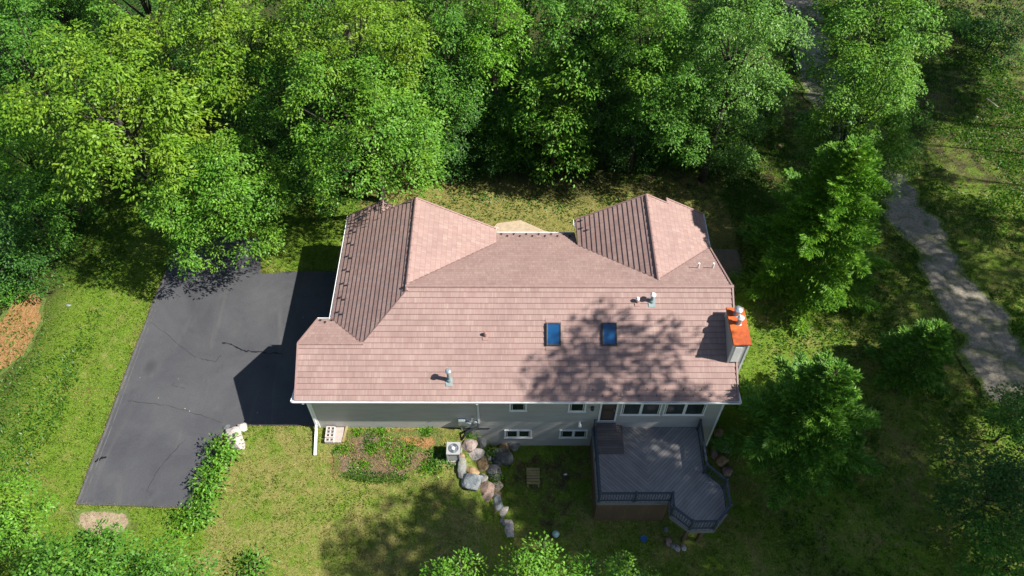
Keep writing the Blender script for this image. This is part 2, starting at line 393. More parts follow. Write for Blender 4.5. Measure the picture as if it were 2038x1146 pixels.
# ------------------------------------------------------------------ terrain
def axis(segs):
    out = []
    for a, b_, st in segs: out += list(np.arange(a, b_, st))
    out.append(segs[-1][1]); return np.array(out)
gx = axis([(-400, -40, 40), (-40, -24, 1.0), (-24, 24, .2), (24, 44, 1.0), (44, 400, 35)])
gy = axis([(-200, -10, 25), (-10, 8, 1.0), (8, 30, .2), (30, 56, .5), (56, 500, 40)])
X, Y = np.meshgrid(gx, gy); Z = hgt(X, Y)
fld = rs(5)
def vnoise(x, y, s, seed):
    g = rs(seed).rand(64, 64); fx = np.asarray(x)/s; fy = np.asarray(y)/s
    ix = np.floor(fx).astype(int); iy = np.floor(fy).astype(int); u = fx-ix; w = fy-iy; u = u*u*(3-2*u); w = w*w*(3-2*w)
    q = lambda a, b_: g[(iy+b_) % 64, (ix+a) % 64]
    return q(0, 0)*(1-u)*(1-w)+q(1, 0)*u*(1-w)+q(0, 1)*(1-u)*w+q(1, 1)*u*w
Z = Z+(vnoise(X, Y, 1.7, 3)-.5)*.05*(ss(9.8, 12, np.abs(X))+ss(17, 15.5, Y)).clip(0, 1)*np.where((X > -19) & (X < -8.5) & (Y > 12.5) & (Y < 30), 0, 1)
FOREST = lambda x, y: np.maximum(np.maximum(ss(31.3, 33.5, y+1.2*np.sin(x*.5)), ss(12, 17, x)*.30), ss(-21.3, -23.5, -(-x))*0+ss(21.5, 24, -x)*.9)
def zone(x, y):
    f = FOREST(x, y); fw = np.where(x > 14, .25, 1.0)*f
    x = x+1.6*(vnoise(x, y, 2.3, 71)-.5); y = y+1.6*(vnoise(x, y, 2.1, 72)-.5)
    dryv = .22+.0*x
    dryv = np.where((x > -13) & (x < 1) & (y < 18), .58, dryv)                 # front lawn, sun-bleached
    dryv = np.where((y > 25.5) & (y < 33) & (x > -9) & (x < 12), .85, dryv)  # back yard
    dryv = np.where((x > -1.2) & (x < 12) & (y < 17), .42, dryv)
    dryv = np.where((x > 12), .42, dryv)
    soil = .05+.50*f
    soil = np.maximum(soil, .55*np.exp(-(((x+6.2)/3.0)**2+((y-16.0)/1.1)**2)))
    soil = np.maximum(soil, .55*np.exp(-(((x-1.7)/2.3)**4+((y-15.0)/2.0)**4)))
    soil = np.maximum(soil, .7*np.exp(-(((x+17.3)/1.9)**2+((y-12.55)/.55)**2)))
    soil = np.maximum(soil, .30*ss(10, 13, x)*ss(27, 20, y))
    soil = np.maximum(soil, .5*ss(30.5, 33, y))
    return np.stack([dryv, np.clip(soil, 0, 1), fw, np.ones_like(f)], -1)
ny, nx = X.shape
idx = np.arange(ny*nx).reshape(ny, nx)
faces = np.stack([idx[:-1, :-1], idx[:-1, 1:], idx[1:, 1:], idx[1:, :-1]], -1).reshape(-1, 4)
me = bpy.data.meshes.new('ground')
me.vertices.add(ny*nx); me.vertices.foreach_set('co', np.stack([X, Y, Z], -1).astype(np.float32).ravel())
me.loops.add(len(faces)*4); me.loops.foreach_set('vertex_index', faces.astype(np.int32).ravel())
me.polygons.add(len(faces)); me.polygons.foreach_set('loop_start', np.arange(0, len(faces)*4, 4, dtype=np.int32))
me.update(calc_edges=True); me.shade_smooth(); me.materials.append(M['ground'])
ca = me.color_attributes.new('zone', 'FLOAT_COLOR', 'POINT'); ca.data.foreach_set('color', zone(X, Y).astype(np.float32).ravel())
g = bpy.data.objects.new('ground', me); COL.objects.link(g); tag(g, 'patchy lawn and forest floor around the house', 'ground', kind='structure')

def ragged(pts, step=.35, amp=.06, seed=0, wl=.8):     # subdivide a closed outline and roughen it smoothly
    out = []
    for i in range(len(pts)):
        a = np.array(pts[i][:2], float); b_ = np.array(pts[(i+1) % len(pts)][:2], float); n = max(1, int(np.linalg.norm(b_-a)/step))
        t_ = (b_-a)/max(1e-6, np.linalg.norm(b_-a)); nn = np.array([-t_[1], t_[0]])
        for k in range(n):
            p = a+(b_-a)*k/n; q = p+seed*7.3
            w_ = float(vnoise(q[0]+50, q[1]+50, wl, 40+seed)-.5)*2+.5*float(vnoise(q[0]+90, q[1]+50, wl*.35, 41+seed)-.5)*2
            out.append(tuple(p+nn*w_*amp*(1 if k else .5)))
    return out
def sheet(name, outline, lift, mat, label, cat, soft=.45):   # a thin sheet draped over the terrain
    from mathutils.geometry import tessellate_polygon
    from mathutils import Vector
    import bmesh
    bm = bmesh.new()
    vs = [bm.verts.new((p[0], p[1], 0)) for p in outline]; bm.faces.new(vs)
    bmesh.ops.triangulate(bm, faces=bm.faces[:])
    for _ in range(6):
        es = [e for e in bm.edges if e.calc_length() > .45]
        if not es: break
        bmesh.ops.subdivide_edges(bm, edges=es, cuts=1); bmesh.ops.triangulate(bm, faces=bm.faces[:])
    for v in bm.verts: v.co.z = float(hgt(v.co.x, v.co.y))+lift
    bmesh.ops.recalc_face_normals(bm, faces=bm.faces[:])
    if sum(f.normal.z for f in bm.faces) < 0: bmesh.ops.reverse_faces(bm, faces=bm.faces[:])
    me = bpy.data.meshes.new(name); bm.to_mesh(me); bm.free(); me.materials.append(mat); me.shade_smooth()
    O = np.array(outline); A_ = O; B_ = np.roll(O, -1, 0); d_ = B_-A_; l2 = (d_**2).sum(1)+1e-9
    V2 = np.array([v.co[:2] for v in me.vertices]); t_ = np.clip(((V2[:, None]-A_)*d_).sum(-1)/l2, 0, 1)
    ds = np.sqrt((((A_+t_[..., None]*d_)-V2[:, None])**2).sum(-1)).min(1)
    ca = me.color_attributes.new('edge', 'FLOAT_COLOR', 'POINT'); e_ = np.clip(ds/soft, 0, 1)
    ca.data.foreach_set('color', np.stack([e_, e_, e_, np.ones_like(e_)], -1).astype(np.float32).ravel())
    o = bpy.data.objects.new(name, me); COL.objects.link(o); return tag(o, label, cat, kind='structure')

# driveway: sealed asphalt slab 5 cm proud of the lawn
drv = [G(345, 508), G(318, 570), G(270, 690), G(210, 852), G(150, 1004), G(262, 1008), G(378, 1012), G(408, 942), G(462, 868), G(482, 848), G(560, 847), G(640, 845), (-8.74, 18.0), (-8.74, 20.8), (-7.85, 20.8), (-7.85, 25.95), G(590, 541), G(520, 545)]
drv = [(p[0], p[1]) for p in drv]+[(-13.6, 28.2), (-17.9, 28.6)]
dv = ragged(drv, .5, .035, 2)
mb = MB(); mb.prism(dv, -.1, .045); o = mb.build('driveway', M['asphalt']); tag(o, 'dark sealed asphalt driveway beside the garage', 'driveway', kind='structure')
# strip of patched asphalt along its left edge, tar cracks and seams
mb = MB()
eL = [G(x, y)[:2] for x, y in ((312, 585), (270, 690), (240, 770), (210, 852), (150, 1003))]
for a, b_ in zip(eL[:-1], eL[1:]):
    mb.poly([(a[0]+.14, a[1], .050), (a[0]+.05, a[1], .050), (b_[0]+.05, b_[1], .050), (b_[0]+.14, b_[1], .050)][::-1])
for a, b_ in zip(eL[:-1], eL[1:]):
    mb.poly([(a[0]+.30, a[1], .050), (a[0]+.26, a[1], .050), (b_[0]+.26, b_[1], .050), (b_[0]+.30, b_[1], .050)][::-1])
o = mb.build('edge_patch', simple('worn_seam', (.092, .09, .088), .8, .4, 2.5, dirt=(.05, .05, .05))); tag(o, 'pale worn seam along the left edge of the driveway', 'pavement seam', kind='structure')
mb = MB()
def crack(pts, w, seed):
    r_ = rs(seed); P = []
    for (a, b_) in zip(pts[:-1], pts[1:]):
        for k in range(6): P.append(np.array(a)+(np.array(b_)-np.array(a))*k/6+np.array([0, (r_.rand()-.5)*4]))
    P.append(np.array(pts[-1]))
    W = [G(*p)[:2] for p in P]
    for i in range(len(W)-1):
        w0 = w*(.5+r_.rand()); d = W[i+1]-W[i]; d /= np.linalg.norm(d)+1e-6; n_ = np.array([-d[1], d[0]])*w0/2
        mb.poly([(*(W[i]-n_), .0495), (*(W[i+1]-n_), .0495), (*(W[i+1]+n_), .0495), (*(W[i]+n_), .0495)])
crack([(443, 683), (462, 688), (486, 699), (515, 702), (562, 704)], .055, 1)
crack([(400, 715), (430, 720), (441, 708)], .018, 5)
crack([(190, 921), (200, 914), (213, 910)], .12, 2)
crack([(292, 978), (310, 945), (335, 912), (370, 875)], .014, 3)
crack([(255, 797), (320, 806), (380, 820), (440, 842)], .012, 4)
crack([(300, 640), (360, 690), (390, 712)], .009, 6)
o = mb.build('tar_seam', M['crack']); tag(o, 'black tar crack lines across the driveway', 'pavement seam', kind='structure')

# concrete: garage apron, back walk, side patio
mb = MB(); mb.box(-8.72, -7.82, 21.0, 25.9, -.05, .058); o = mb.build('garage_apron', M['concrete']); tag(o, 'concrete apron strip under the garage eave', 'pavement', kind='structure')
walk = ragged([(-1.1, 25.25), (2.6, 25.25), (2.6, 28.4), (1.6, 28.8), (.4, 29.55), (-.9, 29.3), (-1.6, 28.2)], .5, .02, 4)
mb = MB(); mb.prism(walk, -.1, .05); o = mb.build('back_walk', simple('tan_paver', (.38, .30, .21), .9, .15, 5, bmp=.2)); tag(o, 'tan paved walk in the recess behind the house', 'path', kind='structure')
pp = [G(*q)[:2] for q in ((1408, 497), (1464, 497), (1471, 507), (1481, 572), (1440, 574))]
mb = MB(); mb.prism(ragged(pp[::-1], .4, .02, 6), -.1, .06); o = mb.build('side_patio', simple('brown_grey_concrete', (.17, .135, .10), .9, .2, 2.5, bmp=.3)); tag(o, 'small concrete patio slab off the right end of the house', 'patio', kind='structure')
wk2 = [G(*q)[:2] for q in ((628, 541), (676, 500), (600, 500), (560, 541))]
# gravel path at right
pc = [(1772, 300, 32), (1765, 335, 34), (1800, 400, 52), (1835, 455, 62), (1880, 520, 70), (1925, 590, 78), (1962, 650, 84), (2010, 720, 90), (2080, 800, 105), (2200, 920, 120)]
rows = []; r_ = rs(8)
lft, rgt = [], []
for i, (px, py, w) in enumerate(pc):
    w *= .72; px -= 8
    a = GT(px-w, py+w*.12); b_ = GT(px+w, py-w*.12); lft.append(a[:2]); rgt.append(b_[:2])
out = ragged([tuple(p) for p in lft]+[tuple(p) for p in rgt[::-1]], .2, .55, 12, 1.1)
sheet('gravel_path', out, .03, M['gravel'], 'pale gravel track crossing the shaded grass at right', 'path')
pc = [(1590, 0, 38), (1610, 60, 36), (1622, 120, 40), (1640, 175, 45), (1680, 235, 50), (1735, 290, 50)]
lft, rgt = [], []
for (px, py, w) in pc:
    a = GT(px-w, py); b_ = GT(px+w, py-w*.12); lft.append(a[:2]); rgt.append(b_[:2])
sheet('dirt_track', ragged([tuple(p) for p in lft]+[tuple(p) for p in rgt[::-1]], .25, .35, 13, 1.0), .035, M['gravel'], 'narrow dirt track between the trees at upper right', 'path')
# mulch strip at left, flower bed by the garage wall
ml = [GT(*q)[:2] for q in ((32, 580), (80, 574), (94, 592), (84, 645), (55, 705), (0, 748), (-60, 760), (-60, 690), (0, 630))]
sheet('mulch_bed', ragged([tuple(p) for p in ml], .25, .09, 3), .03, M['mulch'], 'strip of orange wood-chip mulch on the left lawn', 'mulch bed')
ml = [GT(*q)[:2] for q in ((690, 857), (880, 857), (886, 905), (850, 925), (800, 960), (740, 960), (665, 945), (660, 900), (690, 880))]
sheet('flower_bed', ragged([tuple(p) for p in ml], .25, .10, 4), .025, M['dirt'], 'bare brown flower bed under the garage wall', 'flower bed')
ml = [GT(*q)[:2] for q in ((780, 862), (876, 862), (874, 890), (845, 905), (800, 892))]
sheet('straw_patch', ragged([tuple(p) for p in ml], .2, .10, 5), .034, M['mulch'], 'orange straw patch in the flower bed', 'mulch bed')

def tanmat():
    m, nt, b = nmat('trodden_tan_earth'); p = geo_pos(nt)
    c = ramp(nt, [(.3, (.17, .12, .075)), (.5, (.29, .22, .14)), (.7, (.42, .34, .23))], noise(nt, 6, 7, .8, p, .6))
    nt.links.new(soft_edge(nt, c, p), b.inputs['Base Color']); b.inputs['Roughness'].default_value = .95
    bump(nt, b, noise(nt, 25, 5, .8, p), .8, .04); return m
ml = [GT(*q)[:2] for q in ((140, 1012), (255, 1014), (262, 1040), (240, 1068), (190, 1070), (150, 1046))]
sheet('bare_earth', ragged([tuple(p) for p in ml], .25, .12, 7), .028, tanmat(), 'tan bare earth patch at the near end of the driveway', 'bare earth', .3)


# ------------------------------------------------------------------ house
HL = (0.0, 20.0, 0.0)
house = empty('house', HL, 'long grey-sided house with pinkish brown shingle roof, garage wing and rear wing gables', 'house')
xl, xr, yf, ze = -9.11, 9.41, 16.537, 3.022
zr = 5.22; yr = 20.89; r0 = (zr-ze)/(yr-yf)
xw, zw, yb, sw = -4.575, 5.14, 26.2, .572            # garage wing ridge
xv, zv, yb2, sv = 6.352, 4.90, 26.70, .543           # right wing ridge
ael, aer = -8.17, -.85                               # garage wing eaves
vel, ver = 3.085, 9.365
zs = 4.10; ys = yf+(zs-ze)/r0; yg = ys+(zs-ze-.08)/r0  # small end gable over the garage front
front = lambda x, y: ze+r0*(y-yf)
back = lambda x, y: zr-r0*(y-yr)
wl = lambda x: zw-sw*abs(x-xw)
wv = lambda x: zv-sv*abs(x-xv)
ybm = 26.45
roofmb = MB()
def clip(poly, vals, lo, hi):
    def half(P, keep):
        out = []
        for i in range(len(P)):
            a, b_ = P[i], P[(i+1) % len(P)]; ka, kb = keep(a), keep(b_)
            if ka >= 0: out.append(a)
            if (ka >= 0) != (kb >= 0): t = ka/(ka-kb); out.append(a+(b_-a)*t)
        return out
    P = half(poly, lambda q: q[1]-lo)
    return half(P, lambda q: hi-q[1]) if len(P) > 2 else []
def roof_plane(pts, ref):
    """planar convex polygon laid in real overlapping courses; ref = point on the ridge line"""
    p = [np.array(q, float) for q in pts]
    n = np.cross(p[1]-p[0], p[2]-p[0]); n /= np.linalg.norm(n)
    if n[2] < 0: n = -n
    a = np.cross((0, 0, 1), n); a /= np.linalg.norm(a); s = np.cross(a, n)
    if s[2] > 0: s = -s; a = -a
    o_ = np.array(ref, float)
    uv = [np.array([np.dot(q-o_, a), np.dot(q-o_, s)]) for q in p]
    vmin = min(q[1] for q in uv); vmax = max(q[1] for q in uv)
    T = .030
    for k in range(math.floor(vmin/COURSE), math.ceil(vmax/COURSE)):
        lo, hi = k*COURSE, (k+1)*COURSE
        q = clip(uv, None, lo, hi)
        if len(q) < 3: continue
        h = lambda w: .012+T*(w[1]-lo)/COURSE
        w3 = lambda w, hh: o_+a*w[0]+s*w[1]+n*hh
        P3 = [w3(w, h(w)) for w in q]
        uu = [(w[0], min(w[1], hi-1e-4)) for w in q]
        nn = np.cross(P3[1]-P3[0], P3[2]-P3[0])
        if nn[2] < 0: P3 = P3[::-1]; uu = uu[::-1]
        roofmb.poly(P3, uu)
        low = [w for w in q if abs(w[1]-hi) < 1e-6] or ([w for w in q if abs(w[1]-vmax) < 1e-4])
        if len(low) >= 2:
            w0 = min(low, key=lambda w: w[0]); w1 = max(low, key=lambda w: w[0])
            roofmb.poly([w3(w0, h(w0)), w3(w0, -.005), w3(w1, -.005), w3(w1, h(w1))], [(w0[0], hi-.002)]*2+[(w1[0], hi-.002)]*2)
deckmb = MB()
def plane(pts, ref):
    roof_plane(pts, ref); deckmb.slab([(q[0], q[1], q[2]-.004) for q in pts], .10)
F = lambda x, y: (x, y, front(x, y)); B = lambda x, y: (x, y, back(x, y))
# intersections
yfw = lambda x: yf+(wl(x)-ze)/r0              # garage wing slope meets front plane
ybw = lambda x: yr+(zr-wl(x))/r0              # ... meets back plane
ybv = lambda x: yr+(zr-wv(x))/r0
xsg = xw-(zw-zs)/sw                           # where the small gable ridge meets the wing slope
xk = xw-(zw-ze+.02)/sw
# front plane in convex pieces
plane([F(xw, yf), F(xr, yf), F(xr, yr), F(xw, yr)], (0, yr, zr))
plane([F(xsg, yf), F(xw, yf), F(xw, yfw(xw)), F(xsg, ys)], (0, yr, zr))
plane([F(xl, yf), F(xsg, yf), F(xsg, ys), F(xl, ys)], (0, yr, zr))
# small gable rear slope
gb = lambda x, y: (x, y, zs-r0*(y-ys))
ygw = lambda x: ys+(zs-wl(x))/r0
plane([gb(xl+.34, yg), gb(xl, ys), gb(xsg, ys), gb(ael, ygw(ael))], (0, ys, zs))
# garage wing, left slope (runs back to a lower outer gable), right slope
W = lambda x, y: (x, y, wl(x))
xo, yo = -6.35, 27.0                         # outer lower gable ridge
plane([W(ael, ygw(ael)), W(xsg, ys), W(xw, yfw(xw)), W(xw, yb), W(ael, yb)], (xw, 0, zw))
plane([W(ael, yb), W(xo, yb), W(xo, yo), W(ael, yo)], (xw, 0, zw))
plane([(xo, yb-.4, wl(xo)), (xo, yo, wl(xo)), (xo+.95, yo, wl(xo)-.6), (xo+.95, yb-.4, wl(xo)-.6)], (xo, 0, wl(xo)))
yv1 = ybw(aer)
plane([W(xw, ybw(xw)), W(aer, min(ybw(aer), yb)), W(aer, yb), W(xw, yb)], (xw, 0, zw))
plane([W(xw, yfw(xw)), W(xw, ybw(xw)), W(xw+.35, yr+.3), W(xw+.35, yr-.1)], (xw, 0, zw)) if False else None
# back main plane pieces
xa = xw; 
plane([B(xw-.02, yr), B(xw-.02, ybw(xw)), B(aer, ybw(aer)), B(aer, yr)], (0, yr, zr))
plane([B(aer, yr), B(aer, ybm), B(vel, ybm), B(vel, yr)], (0, yr, zr))
plane([B(vel, yr), B(vel, ybv(vel)), B(xv, ybv(xv)), B(xv, yr)], (0, yr, zr))
yend = ybv(ver)
plane([B(xv, yr), B(xv, ybv(xv)), B(ver, min(yend, 24.95)), B(xr, 24.95), B(xr, yr)], (0, yr, zr))
# right wing
V = lambda x, y: (x, y, wv(x))
plane([V(xv, ybv(xv)), V(vel, ybv(vel)), V(vel, yb2), V(xv, yb2)], (xv, 0, zv))
xo2, yo2 = 7.45, 27.0
plane([V(xv, ybv(xv)), V(ver, ybv(ver)), V(ver, yb2), V(xv, yb2)], (xv, 0, zv))
plane([V(xo2, yb2), V(ver, yb2), V(ver, yo2), V(xo2, yo2)], (xv, 0, zv))
plane([(xo2, yb2-.4, wv(xo2)), (xo2, yo2, wv(xo2)), (xo2-.9, yo2, wv(xo2)-.55), (xo2-.9, yb2-.4, wv(xo2)-.55)], (xo2, 0, wv(xo2)))
roof = roofmb.build('roof', M['roof'], house)
deckmb.build('roof_deck', M['soffit'], house)
# ridge caps, hips, valleys
def ridge_cap(pts, r_=.085, drop=.0):
    mb = MB()
    for a, b_ in zip(pts[:-1], pts[1:]):
        a = np.array(a, float); b_ = np.array(b_, float); d = b_-a; Ln = np.linalg.norm(d); k = max(1, int(Ln/.42))
        for i in range(k):
            p = a+d*i/k; q = a+d*(i+1)/k+d/Ln*.03; p = p+np.array([0, 0, .005]); q = q+np.array([0, 0, .022])
            mb.tube([p, q], [r_*.93, r_], 8)
    return mb.build('ridge_cap', M['cap'], house)
ridge_cap([(xw-.05, yr, zr-.005), (xr+.02, yr, zr-.005)])
ridge_cap([(xw, yb+.02, zw-.005), (xw, yfw(xw)-.02, zw-.005)])
ridge_cap([(xv, yb2+.02, zv-.005), (xv, ybv(xv)-.05, zv-.005)])
ridge_cap([(xl-.02, ys, zs-.005), (xsg+.03, ys, zs-.005)], .075)
ridge_cap([(xo, yb-.02, wl(xo)-.005), (xo, yo+.02, wl(xo)-.005)], .06)
ridge_cap([(xo2, yb2-.02, wv(xo2)-.005), (xo2, yo2+.02, wv(xo2)-.005)], .06)
def strip(a, b_, w=.07, up=.040):             # valley flashings
    mb = MB(); mb.bar((a[0], a[1], a[2]+up), (b_[0], b_[1], b_[2]+up), w, .012); mb.build('valley_flashing', M['valley'], house)
strip((xw+.05, ybw(xw+.05), wl(xw+.05)), (aer, ybw(aer), wl(aer)))
strip((xv-.03, ybv(xv-.03), wv(xv-.03)), (vel, ybv(vel), wv(vel)), .05)
strip((xv+.03, ybv(xv+.03), wv(xv+.03)), (ver-.05, ybv(ver-.05), wv(ver-.05)), .05)
strip((xw-.03, yfw(xw-.03), wl(xw-.03)), (xsg, ys, zs), .045, .03)
strip((xsg, ys, zs), (ael, ygw(ael), wl(ael)), .045)
# rake trims (brown) and barge boards (white)
def rake(a, b_, w=.07):
    mb = MB(); mb.bar((a[0], a[1], a[2]+.045), (b_[0], b_[1], b_[2]+.045), w, .05); mb.build('rake_trim', M['cap'], house)
rake(F(xr, yf), F(xr, yr)); rake(B(xr, yr), B(xr, 24.95)); rake(F(xl, yf), F(xl, ys)); rake(gb(xl, ys), gb(xl+.34, yg))
rake(W(xw, yb), W(xo, yb)); rake(W(xo, yo), W(ael, yo)); rake(W(xw, yb), W(aer, yb)); rake(V(xv, yb2), V(vel, yb2)); rake(V(xv, yb2), V(xo2, yb2)); rake(V(xo2, yo2), V(ver, yo2))
def barge(a, b_):
    mb = MB(); mb.bar((a[0], a[1], a[2]-.11), (b_[0], b_[1], b_[2]-.11), .03, .17); mb.build('barge_board', M['white'], house)
barge((xr+.03, yf, front(0, yf)), (xr+.03, yr, zr)); barge((xr+.03, yr, zr), (xr+.03, 24.95, back(0, 24.95)))
barge((xl-.03, yf, ze), (xl-.03, ys, zs)); barge((xl-.03, ys, zs), (xl+.3, yg, zs-r0*(yg-ys)))
barge((xw, yb+.03, zw), (xo, yb+.03, wl(xo))); barge((xo, yo+.03, wl(xo)), (ael, yo+.03, wl(ael))); barge((xw, yb+.03, zw), (aer, yb+.03, wl(aer)))
barge((xv, yb2+.03, zv), (vel, yb2+.03, wv(vel))); barge((xv, yb2+.03, zv), (ver, yb2+.03, wv(ver)))
# gutters: open white troughs
def gutter(p0, p1, out, w=.125, h=.13):
    """trough running p0->p1 (top inner edge), 'out' = outward direction in plan"""
    mb = MB(); p0 = np.array(p0, float); p1 = np.array(p1, float); o_ = np.array([out[0], out[1], 0.])
    up = np.array([0, 0, 1.]); t = .008
    prof = [(0, 0), (0, -h), (w*.72, -h), (w, -h*.35), (w, 0), (w-.022, 0), (w-.022, -h*.4), (w*.7-.01, -h+.012), (.012, -h+.012), (.012, 0)]
    b = len(mb.v)
    for p in (p0, p1):
        for a, c in prof: mb.v.append(tuple(p+o_*a+up*c))
    n = len(prof)
    for i in range(n):
        j = (i+1) % n; mb.f.append((b+i, b+j, b+n+j, b+n+i)); mb.uv += [(0, 0)]*4
    for k in (0, n):
        mb.f.append(tuple(b+k+i for i in (0, 1, 2, 3, 4, 5, 6, 7, 8, 9))); mb.uv += [(0, 0)]*n
    return mb.build('gutter', M['white'], house)
gutter((xl-.12, yf+.0, ze-.005), (xr+.12, yf+.0, ze-.005), (0, -1), .09, .13)
gutter((ael-.005, ygw(ael), wl(ael)-.01), (ael-.005, yo+.03, wl(ael)-.01), (-1, 0), .11, .12)
gutter((xl+.30, yg+.005, zs-r0*(yg-ys)-.01), (ael, yg+.005, zs-r0*(yg-ys)-.01), (0, 1), .10, .12)
gutter((aer+.02, ybm+.005, back(0, ybm)-.005), (vel-.02, ybm+.005, back(0, ybm)-.005), (0, 1), .10, .12)
gutter((aer+.005, ybm-.1, wl(aer)-.01), (aer+.005, yb+.05, wl(aer)-.01), (1, 0), .09, .12)
gutter((vel-.005, ybm-.1, wv(vel)-.01), (vel-.005, yb2+.05, wv(vel)-.01), (-1, 0), .11, .12)
gutter((ver+.005, 24.8, wv(ver)-.01), (ver+.005, yo2+.04, wv(ver)-.01), (1, 0), .10, .12)
# boxed eave returns at both ends of the front eave
for sx_, x0, ln in ((-1, xl, .72), (1, xr, 1.30)):
    mb = MB(); xo_ = x0+sx_*.15
    a = [(x0+sx_*.046, yf-.02, ze-.02), (xo_, yf-.02, ze-.02), (x0+sx_*.06, yf+ln, ze+.02)]
    if sx_ < 0: a = [(x0+sx_*.046, yf-.02, ze-.02), (x0+sx_*.046, yf+ln, ze-.02), (xo_+.02, yf+ln, ze-.02), (xo_-.05, yf-.02, ze-.02)]
    mb.slab(a if sx_ > 0 else a[::-1], .14); mb.build('eave_return', M['white'], house)
# soffit under front eave
mb = MB(); mb.box(xl+.05, xr-.05, yf+.012, 16.9, ze-.16, ze-.125); mb.build('soffit', M['soffit'], house)
# walls (siding): plan blocks plus gable ends under the roof planes
mb = MB()
mb.prism([(-8.74, 16.9), (9.05, 16.9), (9.05, 24.8), (9.05, 26.35), (3.4, 26.35), (3.4, 25.2), (-1.15, 25.2), (-1.15, 25.85), (-7.83, 25.85), (-7.83, 20.45), (-8.74, 20.45)], -2.6, 2.86)
def gable_x(x0, x1, y0, ym, y1, zb, zt): mb.poly([(x1, y0, zb), (x1, y1, zb), (x1, ym, zt)]); mb.poly([(x0, y1, zb), (x0, y0, zb), (x0, ym, zt)])
def gable_y(y, x0, xm, x1, zb, zt): mb.poly([(x1, y, zb), (x0, y, zb), (xm, y, zt)])
gable_x(9.0, 9.049, 17.0, yr, 24.7, 2.86, zr-.16); gable_x(-8.739, -8.6, 17.0, ys, 20.2, 2.86, zs-.14)
gable_y(25.849, -7.7, xw, -1.3, 2.86, zw-.16); gable_y(26.349, 3.5, xv, 9.0, 2.86, zv-.16)
gable_y(26.1, -7.6, xo, -5.4, 2.86, wl(xo)-.14)
zc_ = -2.6
while zc_ < 2.75:                              # real lap courses on the front wall
    mb.poly([(-8.735, 16.889, zc_), (9.045, 16.889, zc_), (9.045, 16.896, zc_+.105), (-8.735, 16.896, zc_+.105)])
    mb.poly([(-8.735, 16.897, zc_), (9.045, 16.897, zc_), (9.045, 16.889, zc_), (-8.735, 16.889, zc_)]); zc_ += .105
mb.build('wall', M['siding'], house)
for x, s_ in ((-8.74, -1), (9.05, 1)):
    mb = MB(); mb.box(x-.07 if s_ > 0 else x-.012, x+.012 if s_ > 0 else x+.07, 16.862, 16.96, -2.0 if s_ > 0 else -.1, 2.86); mb.build('corner_board', M['frame'], house)
mb = MB(); mb.box(-8.73, -1.05, 16.866, 16.902, -.10, -.03); mb.build('foundation_line', M['dark'], house)
mb = MB(); mb.box(-1.05, -.1, 16.84, 16.93, -1.75, -.02); mb.build('basement_panel', M['frame'], house) if False else None

# windows on the front wall: pixel corners surveyed on y = 16.9
def window(a, b_, panes, trim=.075, z1=None):
    p = onY(*a, 16.9); q = onY(*b_, 16.9); x0, x1 = p[0], q[0]; z0 = q[2]; z1 = z1 if z1 is not None else p[2]
    m_ = MB()
    for (u0, u1, v0, v1) in ((x0-trim, x1+trim, z1, z1+trim), (x0-trim, x1+trim, z0-trim, z0), (x0-trim, x0, z0, z1), (x1, x1+trim, z0, z1)): m_.box(u0, u1, 16.845, 16.9, v0, v1)
    m_.box(x0-trim-.03, x1+trim+.03, 16.83, 16.9, z0-trim-.03, z0-trim)
    for k in range(1, panes): xm = x0+(x1-x0)*k/panes; m_.box(xm-.03, xm+.03, 16.848, 16.898, z0, z1)
    f = m_.build('window', M['frame'], house, bevel=.006)
    g_ = MB()
    for k in range(panes):
        u0 = x0+(x1-x0)*k/panes+(.03 if k else 0); u1 = x0+(x1-x0)*(k+1)/panes-(.03 if k < panes-1 else 0); g_.box(u0, u1, 16.862, 16.872, z0, z1)
    o = g_.build('pane', M['glass'], f)
    s_ = MB()
    for k in range(panes):
        u0 = x0+(x1-x0)*k/panes; u1 = x0+(x1-x0)*(k+1)/panes; zm = z0+(z1-z0)*.12
        s_.box(u0+.035, u1-.035, 16.852, 16.861, z0, z0+.035)
        s_.box(u0+.035, u0+.06, 16.852, 16.861, z0+.035, z1-.035); s_.box(u1-.06, u1-.035, 16.852, 16.861, z0+.035, z1-.035)
    s_.build('sash', M['frame'], f)
window((1017, 803), (1045, 814.5), 1, z1=2.55); window((1135, 803), (1162, 816), 1, z1=2.55)
window((1241, 803), (1310, 823), 2, .06, z1=2.55); window((1327, 803), (1398, 823), 2, .06, z1=2.55)
window((1007, 856), (1055, 868), 2); window((1117, 856), (1165, 868), 2)
# door
p = onY(1190, 836, 16.9); q = onY(1224, 836, 16.9)
mb = MB(); mb.box(p[0]+.06, q[0]-.06, 16.855, 16.895, p[2], 2.55); dr = mb.build('door', M['doorwood'], house, bevel=.006)
mb = MB()
for zz in (p[2]+.25, p[2]+1.15):
    mb.box(p[0]+.16, q[0]-.16, 16.845, 16.854, zz, zz+.7)
mb.build('panel', simple('door_panel', (.075, .055, .045), .45), dr)
mb = MB(); mb.box(p[0]-.02, p[0]+.06, 16.84, 16.9, p[2], 2.6); mb.box(q[0]-.06, q[0]+.02, 16.84, 16.9, p[2], 2.6); mb.box(p[0]+.06, q[0]-.06, 16.85, 16.9, p[2]+.02, p[2]+.07)
mb.build('frame', M['frame'], dr)
mb = MB(); mb.tube([(q[0]-.14, 16.86, p[2]+1.0), (q[0]-.14, 16.80, p[2]+1.0)], .025, 8); mb.build('handle', M['galv'], dr)
